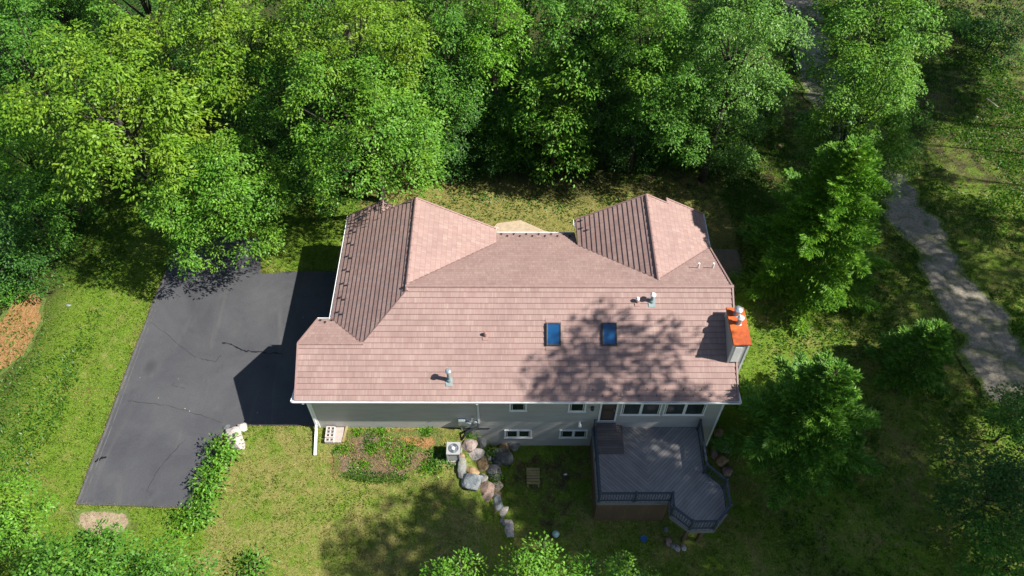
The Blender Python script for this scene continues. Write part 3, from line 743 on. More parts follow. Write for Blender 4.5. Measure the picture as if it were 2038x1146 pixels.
# downspouts
mb = MB(); mb.bar((-8.80, 16.48, 2.88), (-8.80, 16.86, 2.62), .09, .07); mb.bar((-8.80, 16.86, 2.64), (-8.80, 16.86, .30), .09, .07, (0, 1, 0)); mb.bar((-8.80, 16.88, .34), (-8.80, 16.60, .12), .09, .07)
mb.bar((-8.80, 16.62, .13), G(627, 906, .06), .11, .08); mb.build('downspout', M['white'], house)
p = onY(951, 806, 16.86); q = onY(953, 842, 16.86)
mb = MB(); mb.bar((p[0], 16.48, 2.86), (p[0], 16.86, 2.6), .09, .07); mb.bar((p[0], 16.86, 2.62), (p[0], 16.86, q[2]), .09, .07, (0, 1, 0)); mb.build('downspout', M['soffit'], house)
mb = MB(); e = onY(953, 843, 16.84); mb.tube([e, e+np.array([-.05, -.12, -.12]), onY(930, 858, 16.55), onY(915, 858, 16.3)*[1, 1, 0]+np.array([0, 0, -.1])], .06, 10); mb.build('drain_hose', M['dark'], house, smooth=True)
# electric meter, conduit, meter box
p = onY(920, 836, 16.84)
mb = MB(); mb.box(p[0]-.17, p[0]+.13, 16.72, 16.9, p[2]-.32, p[2]+.10); me_ = mb.build('meter_box', M['galv'], house, bevel=.01)
mb = MB(); mb.tube([(p[0]-.10, 16.84, p[2]-.3), (p[0]-.05, 16.84, -.2)], .028, 8); mb.build('conduit', M['galv'], me_)
q = onY(932, 842, 16.82); mb = MB(); mb.tube([(q[0], 16.89, q[2]), (q[0], 16.74, q[2])], .13, 16); mb.build('gas_meter', M['galv'], house, smooth=False)
mb = MB(); q2 = onY(939, 838, 16.82); mb.tube([(q[0], 16.8, q[2]+.08), (q2[0], 16.8, q2[2]-.02), (q2[0]+.03, 16.8, q2[2]+.35)], .035, 8); mb.build('gas_pipe', M['galv'], house)
q = onY(946, 840, 16.84); mb = MB(); mb.tube([(q[0], 16.9, q[2]), (q[0], 16.78, q[2])], .09, 14); mb.build('junction_box', M['galv'], house)
# flood lamp on the wall
q = onY(1154, 842, 16.84); mb = MB(); mb.tube([(q[0], 16.9, q[2]), (q[0], 16.78, q[2]-.03), (q[0], 16.70, q[2]-.1)], [.05, .07, .09], 12); mb.build('wall_lamp', M['whitepipe'], house, smooth=True)
q = onY(1179, 812, 16.84); mb = MB(); mb.lathe((q[0], 16.82, q[2]-.12), [(.03, 0), (.08, .03), (.08, .2), (.03, .26)], 10); mb.build('wall_lamp', M['dark'], house)
# skylights
nF = np.array([0, -r0, 1]); nF = nF/np.linalg.norm(nF); sF = np.array([0, -1, -r0]); sF = sF/np.linalg.norm(sF); aF = np.array([1., 0, 0])
def fr_pt(px, py):
    d = ray(px, py); t = (ze-r0*yf-CAMH)/(d[2]-r0*d[1]); return np.array([0, 0, CAMH])+t*d
def obox(mb, c, hx, hs, n0, n1):
    b = len(mb.v)
    for n_ in (n0, n1):
        for a, s in ((-1, 1), (1, 1), (1, -1), (-1, -1)): mb.v.append(tuple(c+aF*a*hx+sF*s*hs+nF*n_))
    for f in ((3, 2, 1, 0), (4, 5, 6, 7), (0, 1, 5, 4), (1, 2, 6, 5), (2, 3, 7, 6), (3, 0, 4, 7)): mb.f.append(tuple(b+i for i in f)); mb.uv += [(0, 0)]*4
for (ax, ay, bx, by) in ((1087, 644, 1116, 687), (1198, 644, 1227, 687)):
    p = fr_pt(ax, ay); q = fr_pt(bx, by); c = (p+q)/2; hx = (q[0]-p[0])/2; hs = abs(np.dot(q-p, sF))/2
    mb = MB()
    for s_ in (-1, 1):
        obox(mb, c+aF*s_*(hx-.02), .035, hs+.03, .0, .13); obox(mb, c+sF*s_*(hs-.005), hx-.055, .035, .0, .13)
    sk = mb.build('skylight', M['darkframe'], house, bevel=.006)
    mb = MB(); obox(mb, c, hx-.05, hs-.04, .03, .108); mb.build('glass', M['sky_glass'], sk)
    mb = MB(); obox(mb, c+sF*(hs+.12), hx+.03, .09, .038, .046); mb.build('flashing', M['cap'], sk)
    mb = MB(); obox(mb, c-sF*(hs+.13), hx+.03, .09, .030, .05); mb.build('flashing', M['cap'], sk)
# vents
def vent(px, py, h, r_, mat, capm, capr, name='vent_pipe'):
    b = fr_pt(px, py)
    mb = MB(); mb.tube([b-np.array([0, 0, .1]), b+np.array([0, 0, h])], r_, 14); v = mb.build(name, mat, house, smooth=False)
    mb = MB(); mb.lathe(b+np.array([0, 0, h-.05]), [(r_*1.05, 0), (capr, .02), (capr, .09), (capr*.5, .15)], 16); mb.build('cap', capm, v, smooth=False)
    mb = MB(); obox(mb, b+sF*.05, r_*1.9, r_*2.6, .025, .05); mb.lathe(b, [(r_*1.7, 0), (r_*1.35, .12)], 14); mb.build('flashing', M['copper'] if mat is not M['pipe'] else M['pipe'], v)
vent(894, 757, .72, .075, M['copper'], M['galv'], .13)
vent(966, 668, .16, .06, M['pipe'], M['pipe'], .075)
vent(1297, 600, .46, .075, M['copper'], M['whitepipe'], .12); vent(1268, 601, .22, .055, M['pipe'], M['whitepipe'], .085)
for px, py in ((1389, 534), (1418, 534)):
    d = ray(px, py); t = (zr+r0*yr-CAMH)/(d[2]+r0*d[1]); b = np.array([0, 0, CAMH])+t*d
    mb = MB(); mb.tube([b-np.array([0, 0, .1]), b+np.array([0, 0, .36])], .045, 12); mb.build('vent_pipe', M['whitepipe'], house, smooth=False)
# snow guards
mb = MB(); mb.box(-.022, .022, -.04, .04, 0, .012); mb.poly([(-.05, -.04, .012), (.05, -.04, .012), (.05, -.03, .085), (-.05, -.03, .085)]); mb.poly([(.05, -.034, .012), (-.05, -.034, .012), (-.05, -.024, .085), (.05, -.024, .085)])
sgm = None
def guard(p, rot):
    global sgm
    if sgm is None:
        sgm = mb_sg.build('snow_guard', M['dark'], None); o = sgm
    else: o = sgm.copy(); COL.objects.link(o)
    o.parent = house; o.location = np.array(p)-np.array(HL)+np.array([0, 0, .03]); o.rotation_euler = rot
mb_sg = mb
af = math.atan(r0)
for k in range(7):
    guard(fr_pt(1180+k*36, 775.5), (af, 0, 0)); guard(fr_pt(1199+k*36, 787.5), (af, 0, 0))
for k in range(7):
    y = 20.9+k*.82; aw = math.atan(sw)
    guard((ael+.38, y, wl(ael+.38)), (aw, 0, -math.pi/2)); guard((ael+.62, y-.2, wl(ael+.62)), (aw, 0, -math.pi/2))
for k in range(6):
    x = aer+.25+k*.62
    guard((x, ybm-.22, back(0, ybm-.22)), (af, 0, math.pi)); guard((x+.3, ybm-.46, back(0, ybm-.46)), (af, 0, math.pi))
for (x, y) in ((vel+.3, 26.5), (vel+.3, 26.0), (vel+.55, 25.75)): guard((x, y, wv(x)), (math.atan(sv), 0, -math.pi/2))
for (x, y) in ((xl+.5, yg-.2), (xl+.75, yg-.35), (xl+1.0, yg-.2)): guard((x, y, zs-r0*(y-ys)), (af, 0, math.pi))
# chimney chase
cx0, cx1, cy0, cy1, cz = 9.02, 9.66, 17.98, 19.76, 5.2
mb = MB(); mb.box(cx0, cx1, cy0, cy1, -.3, cz-.03); ch = mb.build('chimney', M['siding'], house)
for x, y in ((cx0, cy0), (cx1, cy0), (cx0, cy1), (cx1, cy1)):
    mb = MB(); mb.box(x-.06 if x > 9.3 else x-.012, x+.012 if x > 9.3 else x+.06, y-.012 if y < 18.5 else y-.06, y+.06 if y < 18.5 else y+.012, -.3, cz-.04); mb.build('corner_board', M['frame'], ch)
mb = MB(); mb.box(cx0-.05, cx1+.05, cy0-.05, cy1+.05, cz-.03, cz+.012); mb.box(cx0-.06, cx1+.06, cy0-.06, cy0-.045, cz-.07, cz+.0); mb.box(cx0-.06, cx0-.045, cy0-.06, cy1+.06, cz-.07, cz); mb.build('cap', M['rust'], ch, bevel=.006)
mb = MB()
for k in range(14): mb.bar((cx0+.10, cy0-.02-.012, 3.93+k*.078), (cx0+.42, cy0-.02-.012, 3.93+k*.078), .03, .018)
mb.box(cx0+.08, cx0+.10, cy0-.04, cy0, 3.88, 5.02); mb.box(cx0+.42, cx0+.44, cy0-.04, cy0, 3.88, 5.02)
mb.build('louvre', M['frame'], ch)
for (x, y, h, rr) in ((9.36, 19.45, .30, .13), (9.36, 18.98, .36, .10)):
    mb = MB(); mb.lathe((x, y, cz), [(rr*1.25, .012), (rr, .03), (rr, h)], 18); mb.build('flue', M['galv'], ch, smooth=False)
    mb = MB(); mb.lathe((x, y, cz+h), [(rr*1.35, 0), (rr*1.4, .06), (rr*.7, .13), (.02, .15)], 18); mb.build('flue_cap', M['galv'] if rr > .12 else M['whitepipe'], ch, smooth=False)

# ------------------------------------------------------------------ deck
dz = .10; rz = dz+.87
dk = empty('deck', (6.0, 14.5, -1.9), 'grey board deck with octagon end and charcoal railing along the house front', 'deck')
T = lambda px, py: G(px, py, rz)[:2]
railpts = [T(1187, 982), T(1339.7, 980.5), T(1341.5, 1008), T(1380, 1037), T(1429, 1036.5), T(1454, 1004), T(1447, 955), T(1407.5, 923), T(1394, 832)]
railpts[-1] = np.array([railpts[-1][0], 16.75])
leftx = G(1188, 993, dz)[0]
cen = np.array([7.0, 14.2])
outline = [np.array([leftx, 16.88])]+[np.array([leftx, railpts[0][1]-.02])]+[p+(p-cen)/np.linalg.norm(p-cen)*.06 for p in railpts[1:]]
outline[-1] = np.array([railpts[-1][0]+.1, 16.88])
railpts[0] = np.array([leftx+.06, railpts[0][1]+.02])
xm = G(1290, 950, dz)[0]
# boards: two fields meeting at a seam, thick slabs
def clipx(P, xc, left):
    out = []
    for i in range(len(P)):
        a, b_ = P[i], P[(i+1) % len(P)]; ka = (xc-a[0])*(1 if left else -1); kb = (xc-b_[0])*(1 if left else -1)
        if ka >= 0: out.append(tuple(a))
        if (ka >= 0) != (kb >= 0): t = ka/(ka-kb); out.append(tuple(a+(b_-a)*t))
    return out
for left, mt in ((True, 'deckA'), (False, 'deckB')):
    mb = MB(); mb.prism(clipx(outline, xm, left), dz-.04, dz); mb.build('floor', M[mt], dk)
mb = MB()
for a, b_ in zip(outline[:-1], outline[1:]):
    mb.bar((*a, dz-.13), (*b_, dz-.13), .04, .22)
mb.build('fascia', simple('deck_fascia', (.17, .165, .17), .6, .15), dk)
xk_ = railpts[1][0]-.02; yk_ = railpts[0][1]
mb = MB()                                      # board skirt round the rectangular part, posts under the octagon
sk_ = [(leftx+.03, 16.85), (leftx+.03, yk_+.03), (xk_, yk_+.03), (xk_+.8, yk_+.9), (railpts[7][0]-.3, railpts[7][1]+.4), (railpts[-1][0]-.1, 16.85)]
for a, b_ in zip(sk_[:-1], sk_[1:]): mb.poly([(*a, -2.4), (*b_, -2.4), (*b_, dz-.2), (*a, dz-.2)])
mb.build('skirt', M['skirt'], dk)
for p_ in (railpts[3], railpts[4], railpts[5]):
    q_ = np.array(p_)+(np.array([railpts[4][0]-.6, railpts[5][1]+.3])-np.array(p_))*.35
    mb = MB(); mb.box(q_[0]-.07, q_[0]+.07, q_[1]-.07, q_[1]+.07, -2.6, dz-.05); mb.build('support_post', M['skirt'], dk)
def section(a, b_):
    m_ = MB(); a = np.array(a); b_ = np.array(b_); d = b_-a; Ln = np.linalg.norm(d)
    m_.bar((*a, dz+.10), (*b_, dz+.10), .04, .05); m_.bar((*a, rz-.10), (*b_, rz-.10), .035, .04)
    n = max(2, int(Ln/.115))
    for k in range(1, n):
        p = a+d*k/n; m_.bar((*p, dz+.11), (*p, rz-.11), .022, .022)
    m_.build('railing', M['rail'], dk)
    m_ = MB(); m_.bar((*a, rz-.03), (*b_, rz-.03), .09, .04); m_.build('handrail', M['rail'], dk)
def post(p):
    m_ = MB(); m_.box(p[0]-.045, p[0]+.045, p[1]-.045, p[1]+.045, dz, rz+.02); m_.lathe((p[0], p[1], rz+.02), [(.07, 0), (.07, .02), (.02, .05)], 8); m_.build('post', M['rail'], dk)
RP = [np.array([leftx+.06, 15.25])]+[np.array(p) for p in railpts]
mid = (RP[1]+RP[2])/2
seq = [RP[0], RP[1], mid]+RP[2:]
for p in seq: post(p)
for a, b_ in zip(seq[:-1], seq[1:]): section(a, b_)
# left side stair rail beside the steps
lp = [np.array([leftx+.06, 16.72])]
post(lp[0]); section(lp[0], RP[0])
# door steps
sx1 = G(1240, 870, .3)[0]
mb = MB(); mb.box(leftx+.16, sx1, 15.55, 16.86, dz+.002, .30); mb.box(leftx+.16, sx1-.28, 16.05, 16.86, .302, .50); mb.build('step', M['step'], dk, bevel=.008)

# ------------------------------------------------------------------ yard objects
def boulder_mb(c, dims, seed, rz_=0., tilt=0.):
    import bmesh
    r_ = rs(seed); bm = bmesh.new(); bmesh.ops.create_icosphere(bm, subdivisions=4, radius=1)
    P = np.array([v.co[:] for v in bm.verts]); fs = [tuple(v.index for v in f.verts) for f in bm.faces]; bm.free()
    for _ in range(15):
        n = r_.normal(size=3); n[2] = n[2]*.8; n /= np.linalg.norm(n); d = .58+.34*r_.rand()
        ex = P@n-d; P = P-np.outer(np.where(ex > 0, ex*.93, 0), n)
    for fq, am in ((2.2, .06), (5, .025), (11, .012)):
        ph = r_.rand(3, 3)*6; w = r_.normal(size=(3, 3))*fq*.6
        P = P*(1+am*sum(np.sin(P@w[k]+ph[k][0]) for k in range(3)))[:, None]
    P = P*(np.array(dims)/2)/np.array([.88, .88, .88])
    c_, s_ = math.cos(rz_), math.sin(rz_); P = P@np.array([[c_, s_, 0], [-s_, c_, 0], [0, 0, 1]])
    m_ = MB(); m_.v = [tuple(p) for p in P+np.array(c)]; m_.f = fs; m_.uv = [(0, 0)]*(3*len(fs)); return m_
RK = dict(pale=rockmat('pale_fieldstone', (.42, .37, .345), (.62, .56, .52)), pink=rockmat('pink_granite', (0.256, 0.192, 0.166), (0.461, 0.371, 0.333), (0.538, 0.461, 0.397)), white=rockmat('white_granite', (0.307, 0.275, 0.256), (0.550, 0.499, 0.461), (0.640, 0.589, 0.512)), grey=rockmat('grey_granite', (0.141, 0.147, 0.141), (0.320, 0.314, 0.288), (0.205, 0.218, 0.102)),
          dark=rockmat('dark_basalt', (0.064, 0.070, 0.074), (0.179, 0.186, 0.186), (0.256, 0.218, 0.128)), tan=rockmat('tan_sandstone', (0.256, 0.160, 0.077), (0.461, 0.320, 0.166), (0.512, 0.397, 0.256)), blue=rockmat('bluish_gneiss', (0.166, 0.192, 0.205), (0.358, 0.378, 0.378), (0.307, 0.282, 0.205)), red=rockmat('reddish_granite', (0.192, 0.122, 0.096), (0.397, 0.282, 0.230), (0.384, 0.333, 0.282)))
def boulder(px, py, w, h, rot, col, label, zup=.0, grp='boulders of the retaining bank', tall=.75):
    s_ = 36.0/FPX
    W_, H_ = w*s_, h*s_
    g_ = GT(px, py, min(W_, H_)*.18); z = g_[2]+min(W_, H_)*.16+zup
    m_ = boulder_mb((0, 0, 0), (W_, H_*1.1, max(.12, min(W_, H_)*tall)), int(px*7+py), R(rot))
    o = m_.build('boulder', RK[col], None, smooth=True, loc=None); o.location = (g_[0], g_[1], z)
    tag(o, label, 'boulder', grp); return o
z2 = lambda x, y: (860+x/4.981, 860+y/4.981)
for (x, y, w, h, rot, col, lab) in (
    (355, 140, 150, 125, 40, 'pink', 'pale pink angular boulder right beside the air conditioner'),
    (478, 95, 95, 150, -15, 'dark', 'dark grey upright boulder topmost against the house wall'),
    (415, 228, 180, 105, 10, 'white', 'long white boulder below the pale pink one by the air conditioner'),
    (483, 318, 115, 130, -25, 'tan', 'rounded orange-tan boulder in the middle of the bank'),
    (297, 372, 85, 180, 5, 'grey', 'tall grey-green boulder standing apart on the bank left edge'),
    (395, 385, 130, 95, 0, 'tan', 'low tan boulder between the tall grey-green and orange-tan ones'),
    (590, 385, 195, 130, 25, 'white', 'broad pale boulder on the right side of the bank centre'),
    (690, 225, 200, 135, -30, 'dark', 'big dark slate boulder below the basement window'),
    (725, 150, 85, 125, 15, 'tan', 'tan boulder wedged above the big dark slate boulder'),
    (815, 132, 110, 115, 0, 'grey', 'grey boulder nearest the basement window, rightmost of the bank'),
    (640, 292, 120, 70, -35, 'dark', 'flat dark boulder tucked under the big dark slate boulder'),
    (400, 492, 185, 150, 25, 'blue', 'wide blue-grey boulder on the left below the tall grey-green one'),
    (497, 468, 70, 95, -30, 'white', 'small pale wedge boulder touching the wide blue-grey boulder'),
    (520, 585, 150, 155, -30, 'red', 'large reddish-brown boulder in the lower bank'),
    (628, 530, 105, 125, -35, 'pink', 'pinkish tan boulder right of the large reddish-brown one'),
    (638, 612, 85, 60, 0, 'tan', 'small yellow-tan boulder below the pinkish tan one'),
    (630, 690, 105, 125, 25, 'blue', 'blue-grey boulder low in the bank tail'),
    (688, 803, 60, 130, -35, 'white', 'narrow pale boulder lying slanted in the bank tail'),
    (745, 962, 125, 165, 10, 'pale', 'large smooth whitish boulder at the very end of the bank on the lawn'),
    (637, 450, 45, 60, 0, 'pink', 'small pink stone under the broad pale boulder'),
    (300, 245, 55, 60, 0, 'tan', 'small tan stone below the air conditioner'),
    (622, 785, 40, 50, 0, 'tan', 'small orange stone beside the narrow slanted boulder'),
    (553, 258, 60, 75, 0, 'grey', 'small grey stone between weeds in the upper bank'),
    (690, 890, 60, 60, 0, 'grey', 'small mottled grey stone just above the large whitish end boulder')):
    boulder(*z2(x, y), w/4.981*1.16, h/4.981*1.16, rot, col, lab)
gr = 'rocks beside the deck railing'
for (px, py, w, h, rot, col, lab) in ((1437, 888, 26, 28, 10, 'grey', 'round grey-tan rock against the deck railing, largest there'), (1436, 916, 24, 24, 0, 'tan', 'sunlit tan rock below the round grey-tan rock by the deck'), (1421, 902, 16, 26, 0, 'red', 'brown rock squeezed between the railing and round grey-tan rock'),
    (1449, 938, 18, 20, 0, 'red', 'brown rock at the outer bend of the deck railing'), (1430, 861, 22, 18, 20, 'tan', 'orange-tan rock at the right front house corner')):
    boulder(px, py, w, h, rot, col, lab, grp=gr)
gr = 'small rocks edging the lawn below the octagon deck'
for (px, py, w, h, rot, col, lab) in ((1331, 1077, 13, 19, 0, 'red', 'reddish rock, topmost of the row below the octagon deck'), (1339, 1086, 10, 10, 0, 'grey', 'grey rock second in the row below the octagon deck'), (1349, 1091, 12, 12, 0, 'white', 'pale rock third in the row below the octagon deck'), (1360, 1090, 11, 13, 0, 'white', 'whitish rock at the right end of the row below the octagon deck'), (1325, 1054, 8, 10, 0, 'blue', 'small bluish stone beside the octagon deck skirt')):
    boulder(px, py, w, h, rot, col, lab, grp=gr)
gr = 'white stones at the driveway corner'
for (px, py, w, h, rot, col, lab) in ((466, 874, 24, 36, 35, 'pale', 'large pinkish white stone at the driveway corner'), (470, 859, 18, 14, 0, 'pale', 'medium white stone leaning on the large driveway corner stone'), (482, 850, 17, 13, 0, 'pale', 'small white stone nearest the house shadow on the driveway'), (451, 850, 9, 7, 0, 'dark', 'small dark stone lying on the asphalt corner')):
    boulder(px, py, w*1.4, h*1.4, rot, col, lab, grp=gr)
boulder(78, 478, 9, 6, 0, 'white', 'small whitish stone in the left shrubbery, upper one', grp='pale stones in the left shrubs')
boulder(69, 520, 8, 8, 0, 'blue', 'small bluish stone in the left shrubbery, lower one', grp='pale stones in the left shrubs')
boulder(1552, 290, 10, 10, 0, 'tan', 'lone tan stone among ground plants behind the spruce', grp=None)

# concrete blocks: stack beside the downspout
def block_mb():
    m_ = MB(); Lx, Ly, Hz = .39, .19, .19; x = [0, .035, .177, .213, .355, Lx]; y = [0, .035, Ly-.035, Ly]
    for i in range(5):
        for j in range(3):
            if j == 1 and i in (1, 3): continue
            m_.box(x[i]-Lx/2, x[i+1]-Lx/2, y[j]-Ly/2, y[j+1]-Ly/2, 0, Hz)
    m_.box(-Lx/2+.01, Lx/2-.01, -Ly/2+.01, Ly/2-.01, -.0, .012)
    return m_
bk = block_mb().build('concrete_block', M['block'])
blabs = ['concrete block nearest the garage wall in the row', 'second concrete block from the garage wall', 'third concrete block from the garage wall', 'concrete block set apart at the lawn end of the row']
for i, (py) in enumerate((852.5, 859, 865.8, 875)):
    o = bk if i == 0 else bk.copy()
    if i: COL.objects.link(o)
    p = G(658-i*.9, py, .2); o.location = (p[0], p[1], .03); o.rotation_euler = (0, 0, R(-2+i)); tag(o, blabs[i], 'concrete block', 'concrete blocks by the garage wall')
pv = MB(); pv.box(-.2, .2, -.26, .26, 0, .05); pv = pv.build('paving_slab', simple('pink_grey_paver', (.36, .31, .28), .9, .12, 4), bevel=.01)
pp = G(675, 862); pv.location = (pp[0], pp[1], .03); tag(pv, 'square pinkish paving slab beside the concrete blocks', 'paving slab')
p2 = pv.copy(); COL.objects.link(p2); pp = G(673, 877); p2.location = (pp[0], pp[1], .03); p2.scale = (.85, .45, .9); tag(p2, 'narrow paving slab nearer the lawn beside the concrete blocks', 'paving slab')
mb = MB(); mb.bar((-.03, -.42, .05), (.05, .38, .05), .10, .05); o = mb.build('plank', M['wood']); pp = G(687, 864); o.location = (pp[0], pp[1], .03); tag(o, 'short weathered plank lying along the paving slabs', 'plank')

# air conditioner
g_ = GT(904, 906); ac = empty('air_conditioner', (g_[0], g_[1], g_[2]), 'beige outdoor air conditioner condenser with round fan beside boulders', 'air conditioner')
x, y, z = g_; z0 = z+.06
mb = MB(); mb.box(x-.27, x+.27, y-.27, y+.27, z0, z0+.60); mb.build('body', M['acgrill'], ac, bevel=.02)
mb = MB()
for a, b_ in ((-1, -1), (1, -1), (1, 1), (-1, 1)): mb.box(x+a*.265-.03, x+a*.265+.03, y+b_*.265-.03, y+b_*.265+.03, z0, z0+.62)
for k in range(8):
    zz = z0+.06+k*.07
    mb.box(x-.24, x+.24, y-.283, y-.272, zz, zz+.02)
mb.build('cabinet_frame', M['ac'], ac, bevel=.006)
mb = MB()
n = 24
for k in range(n):                                # square top with a round opening
    a0, a1 = 2*math.pi*k/n, 2*math.pi*(k+1)/n
    def sq(a): c, s = math.cos(a), math.sin(a); q = .295/max(abs(c), abs(s)); return (x+c*q, y+s*q, z0+.635)
    def ci(a): return (x+math.cos(a)*.23, y+math.sin(a)*.23, z0+.635)
    mb.poly([ci(a0), sq(a0), sq(a1), ci(a1)])
mb.box(x-.295, x+.295, y-.295, y-.28, z0+.575, z0+.634); mb.box(x+.28, x+.295, y-.28, y+.295, z0+.575, z0+.634); mb.box(x-.295, x-.28, y-.28, y+.295, z0+.575, z0+.634)
mb.build('top', M['ac'], ac)
mb = MB()
for rr in (.06, .10, .14, .18, .22):
    pts = [(x+rr*math.cos(t), y+rr*math.sin(t), z0+.645) for t in np.linspace(0, 2*math.pi, 25)]; mb.tube(pts, .005, 4, False)
for k in range(4):
    for i in range(1): 
        t = k*math.pi/2+.4; mb.poly([(x+.04*math.cos(t), y+.04*math.sin(t), z0+.615), (x+.20*math.cos(t-.35), y+.20*math.sin(t-.35), z0+.61), (x+.20*math.cos(t+.35), y+.20*math.sin(t+.35), z0+.625)])
mb.build('fan', M['galv'], ac)
mb = MB(); mb.lathe((x, y, z0+.62), [(.075, 0), (.075, .03), (.03, .045)], 16); mb.build('motor_hub', M['whitepipe'], ac)
mb = MB(); mb.box(x-.34, x+.34, y-.36, y+.34, z-.1, z+.06); mb.build('pad', M['concrete'], ac)

# planks lying in the lawn hollow, ball, disc
g_ = GT(1061, 952)
pl = empty('plank_stack', g_, 'low weathered plank platform lying in the hollow lawn', 'plank platform')
mb = MB()
for k in range(6): mb.box(g_[0]-.30, g_[0]+.30, g_[1]+.36-k*.135, g_[1]+.36-k*.135+.115, g_[2]+.06, g_[2]+.11)
mb.build('boards', M['wood'], pl)
mb = MB(); mb.box(g_[0]-.28, g_[0]-.20, g_[1]-.42, g_[1]+.45, g_[2]-.05, g_[2]+.058); mb.box(g_[0]+.20, g_[0]+.28, g_[1]-.42, g_[1]+.45, g_[2]-.05, g_[2]+.058); mb.build('bearers', M['wood'], pl)
g_ = GT(1106, 1063, .14); mb = MB(); mb.lathe((0, 0, 0), [(.02, 0)]+[(.16*math.sin(t), .16-.16*math.cos(t)) for t in np.linspace(.25, 2.9, 10)]+[(.02, .32)], 20); o = mb.build('ball', M['teal'], smooth=True); o.location = g_; tag(o, 'pale turquoise ball on the lower lawn', 'ball')
g_ = GT(1281, 1073); mb = MB(); mb.lathe((0, 0, 0), [(.14, 0), (.155, .015), (.15, .035), (.12, .03), (.11, .02)], 20); o = mb.build('flying_disc', M['bluep'], smooth=False); o.location = g_+np.array([0, 0, .04]); tag(o, 'blue plastic disc in the grass below the deck', 'disc')
g_ = GT(1125, 945); mb = boulder_mb((0, 0, 0), (.14, .11, .06), 77); o = mb.build('scrap', M['whitepipe'], smooth=True); o.location = g_+np.array([0, 0, .05]); tag(o, 'small white scrap lying on the shaded lawn by the deck', 'scrap')
g_ = GT(136, 608); mb = boulder_mb((0, 0, 0), (.34, .12, .06), 78); o = mb.build('paving_slab', RK['blue'], smooth=True); o.location = g_+np.array([0, 0, .03]); tag(o, 'flat pale stone set in the left lawn', 'stepping stone')

# ------------------------------------------------------------------ vegetation
def unit(a): return a/(np.linalg.norm(a, axis=-1, keepdims=True)+1e-9)
def leaf_quads(P, D, Nn, Ln, Wd, droop=.12):
    D = unit(D); S = unit(np.cross(D, Nn)); Nn = np.cross(S, D)
    Ln = Ln[:, None]; Wd = Wd[:, None]
    a = P; b_ = P+D*Ln*.45+S*Wd*.5+Nn*Ln*.03; c = P+D*Ln-Nn*Ln*droop; d = P+D*Ln*.45-S*Wd*.5+Nn*Ln*.03
    return np.stack([a, b_, c, d], 1)
def crown(r_, c, rad, rzv, leaf, n, lobes=11, droop=.45, flat=.55, tight=1.0):
    """foliage spread over a hierarchy: lobes -> sprays -> leaves"""
    c = np.array(c, float); lob = []
    for k in range(lobes):
        t = 2.399963*k+r_.rand()*.6; u = 1-1.55*(k+.5)/lobes              # golden spiral, biased upwards
        q = math.sqrt(max(0, 1-u*u)); f = .56+.30*r_.rand()
        lob.append((np.array([math.cos(t)*q*rad*f, math.sin(t)*q*rad*f, u*rzv*f]), (.29+.19*r_.rand())*tight))
    lob.append((np.array([0, 0, 0.]), .5))
    per = n//len(lob); out = []
    for lc, lr in lob:
        m_ = int(np.clip(per/5, 8, 62)); ns = max(4, int(per/m_)); d = unit(r_.normal(size=(ns, 3))+np.array([0, 0, .35])+unit(lc[None, :]+1e-6)*.5)
        rr = lr*(.70+.38*r_.rand(ns))
        sc = lc+d*rr[:, None]*np.array([rad, rad, rzv*.8])                       # spray centres
        sd = unit(d*np.array([1, 1, .45])+r_.normal(size=(ns, 3))*.35)  # spray direction
        th = r_.rand(ns, m_)*2*math.pi; q = np.sqrt(r_.rand(ns, m_))
        R_ = leaf*(2.1+2.3*r_.rand(ns, 1))
        off = np.stack([np.cos(th)*q*R_, np.sin(th)*q*R_, -droop*q*q*R_+(r_.rand(ns, m_)-.5)*leaf*flat], -1)
        P = sc[:, None, :]+off
        D = np.stack([np.cos(th), np.sin(th), -.12-droop*.7*q], -1)+r_.normal(size=(ns, m_, 3))*.4+sd[:, None, :]*.3
        Nn = np.array([0, 0, 1.])+d[:, None, :]*.45+r_.normal(size=(ns, m_, 3))*.48
        P = P.reshape(-1, 3); D = D.reshape(-1, 3); Nn = Nn.reshape(-1, 3); k_ = len(P)
        out.append(leaf_quads(P, D, Nn, leaf*(.6+.75*r_.rand(k_)**1.5), leaf*(.30+.32*r_.rand(k_))))
    return c+np.concatenate(out), [(c+a, b_) for a, b_ in lob]
def trunk_mb(r_, base, c, lob, r0_, mat):
    m_ = MB(); base = np.array(base, float); c = np.array(c, float)
    top = c+np.array([0, 0, .25*abs(c[2]-base[2])*.4]); k = 6
    pts = [base-np.array([0, 0, .3])+(top-base)*t+np.array([math.sin(t*4+r_.rand())*.12*t, math.cos(t*3)*.1*t, 0]) for t in np.linspace(0, 1, k)]
    m_.tube(pts, list(np.linspace(r0_, r0_*.35, k)), 8)
    for a, _ in lob[:-1]:
        t = .45+.45*r_.rand(); s = base+(top-base)*t; md = (s+a)/2+np.array([0, 0, -.15+.3*r_.rand()])
        m_.tube([s, md, a, a+(a-s)*.22], [r0_*.36, r0_*.22, r0_*.10, r0_*.03], 6)
    return m_
def tree(px, py, zc, rad, rzv, leaf, n, mat, label, seed, name='broadleaf_tree', cat='tree', group=None, xyz=None, off=(0, 0), lobes=11, trunk_r=None, droop=.45, bark='bark', tight=1.0):
    r_ = rs(seed)
    c = G(px, py, zc) if xyz is None else np.array(xyz, float)
    b = np.array([c[0]+off[0], c[1]+off[1], 0.]); b[2] = float(hgt(b[0], b[1]))
    t = empty(name, b, label, cat, group)
    V_, lob = crown(r_, c, rad, rzv, leaf, n, lobes, droop, tight=tight)
    tm = trunk_mb(r_, b, c, lob, trunk_r or max(.04, .017*(zc+rzv)), M[bark]); tm.build('trunk', M[bark], t, smooth=True)
    quads_mesh('crown', V_, L[mat], t)
    return t
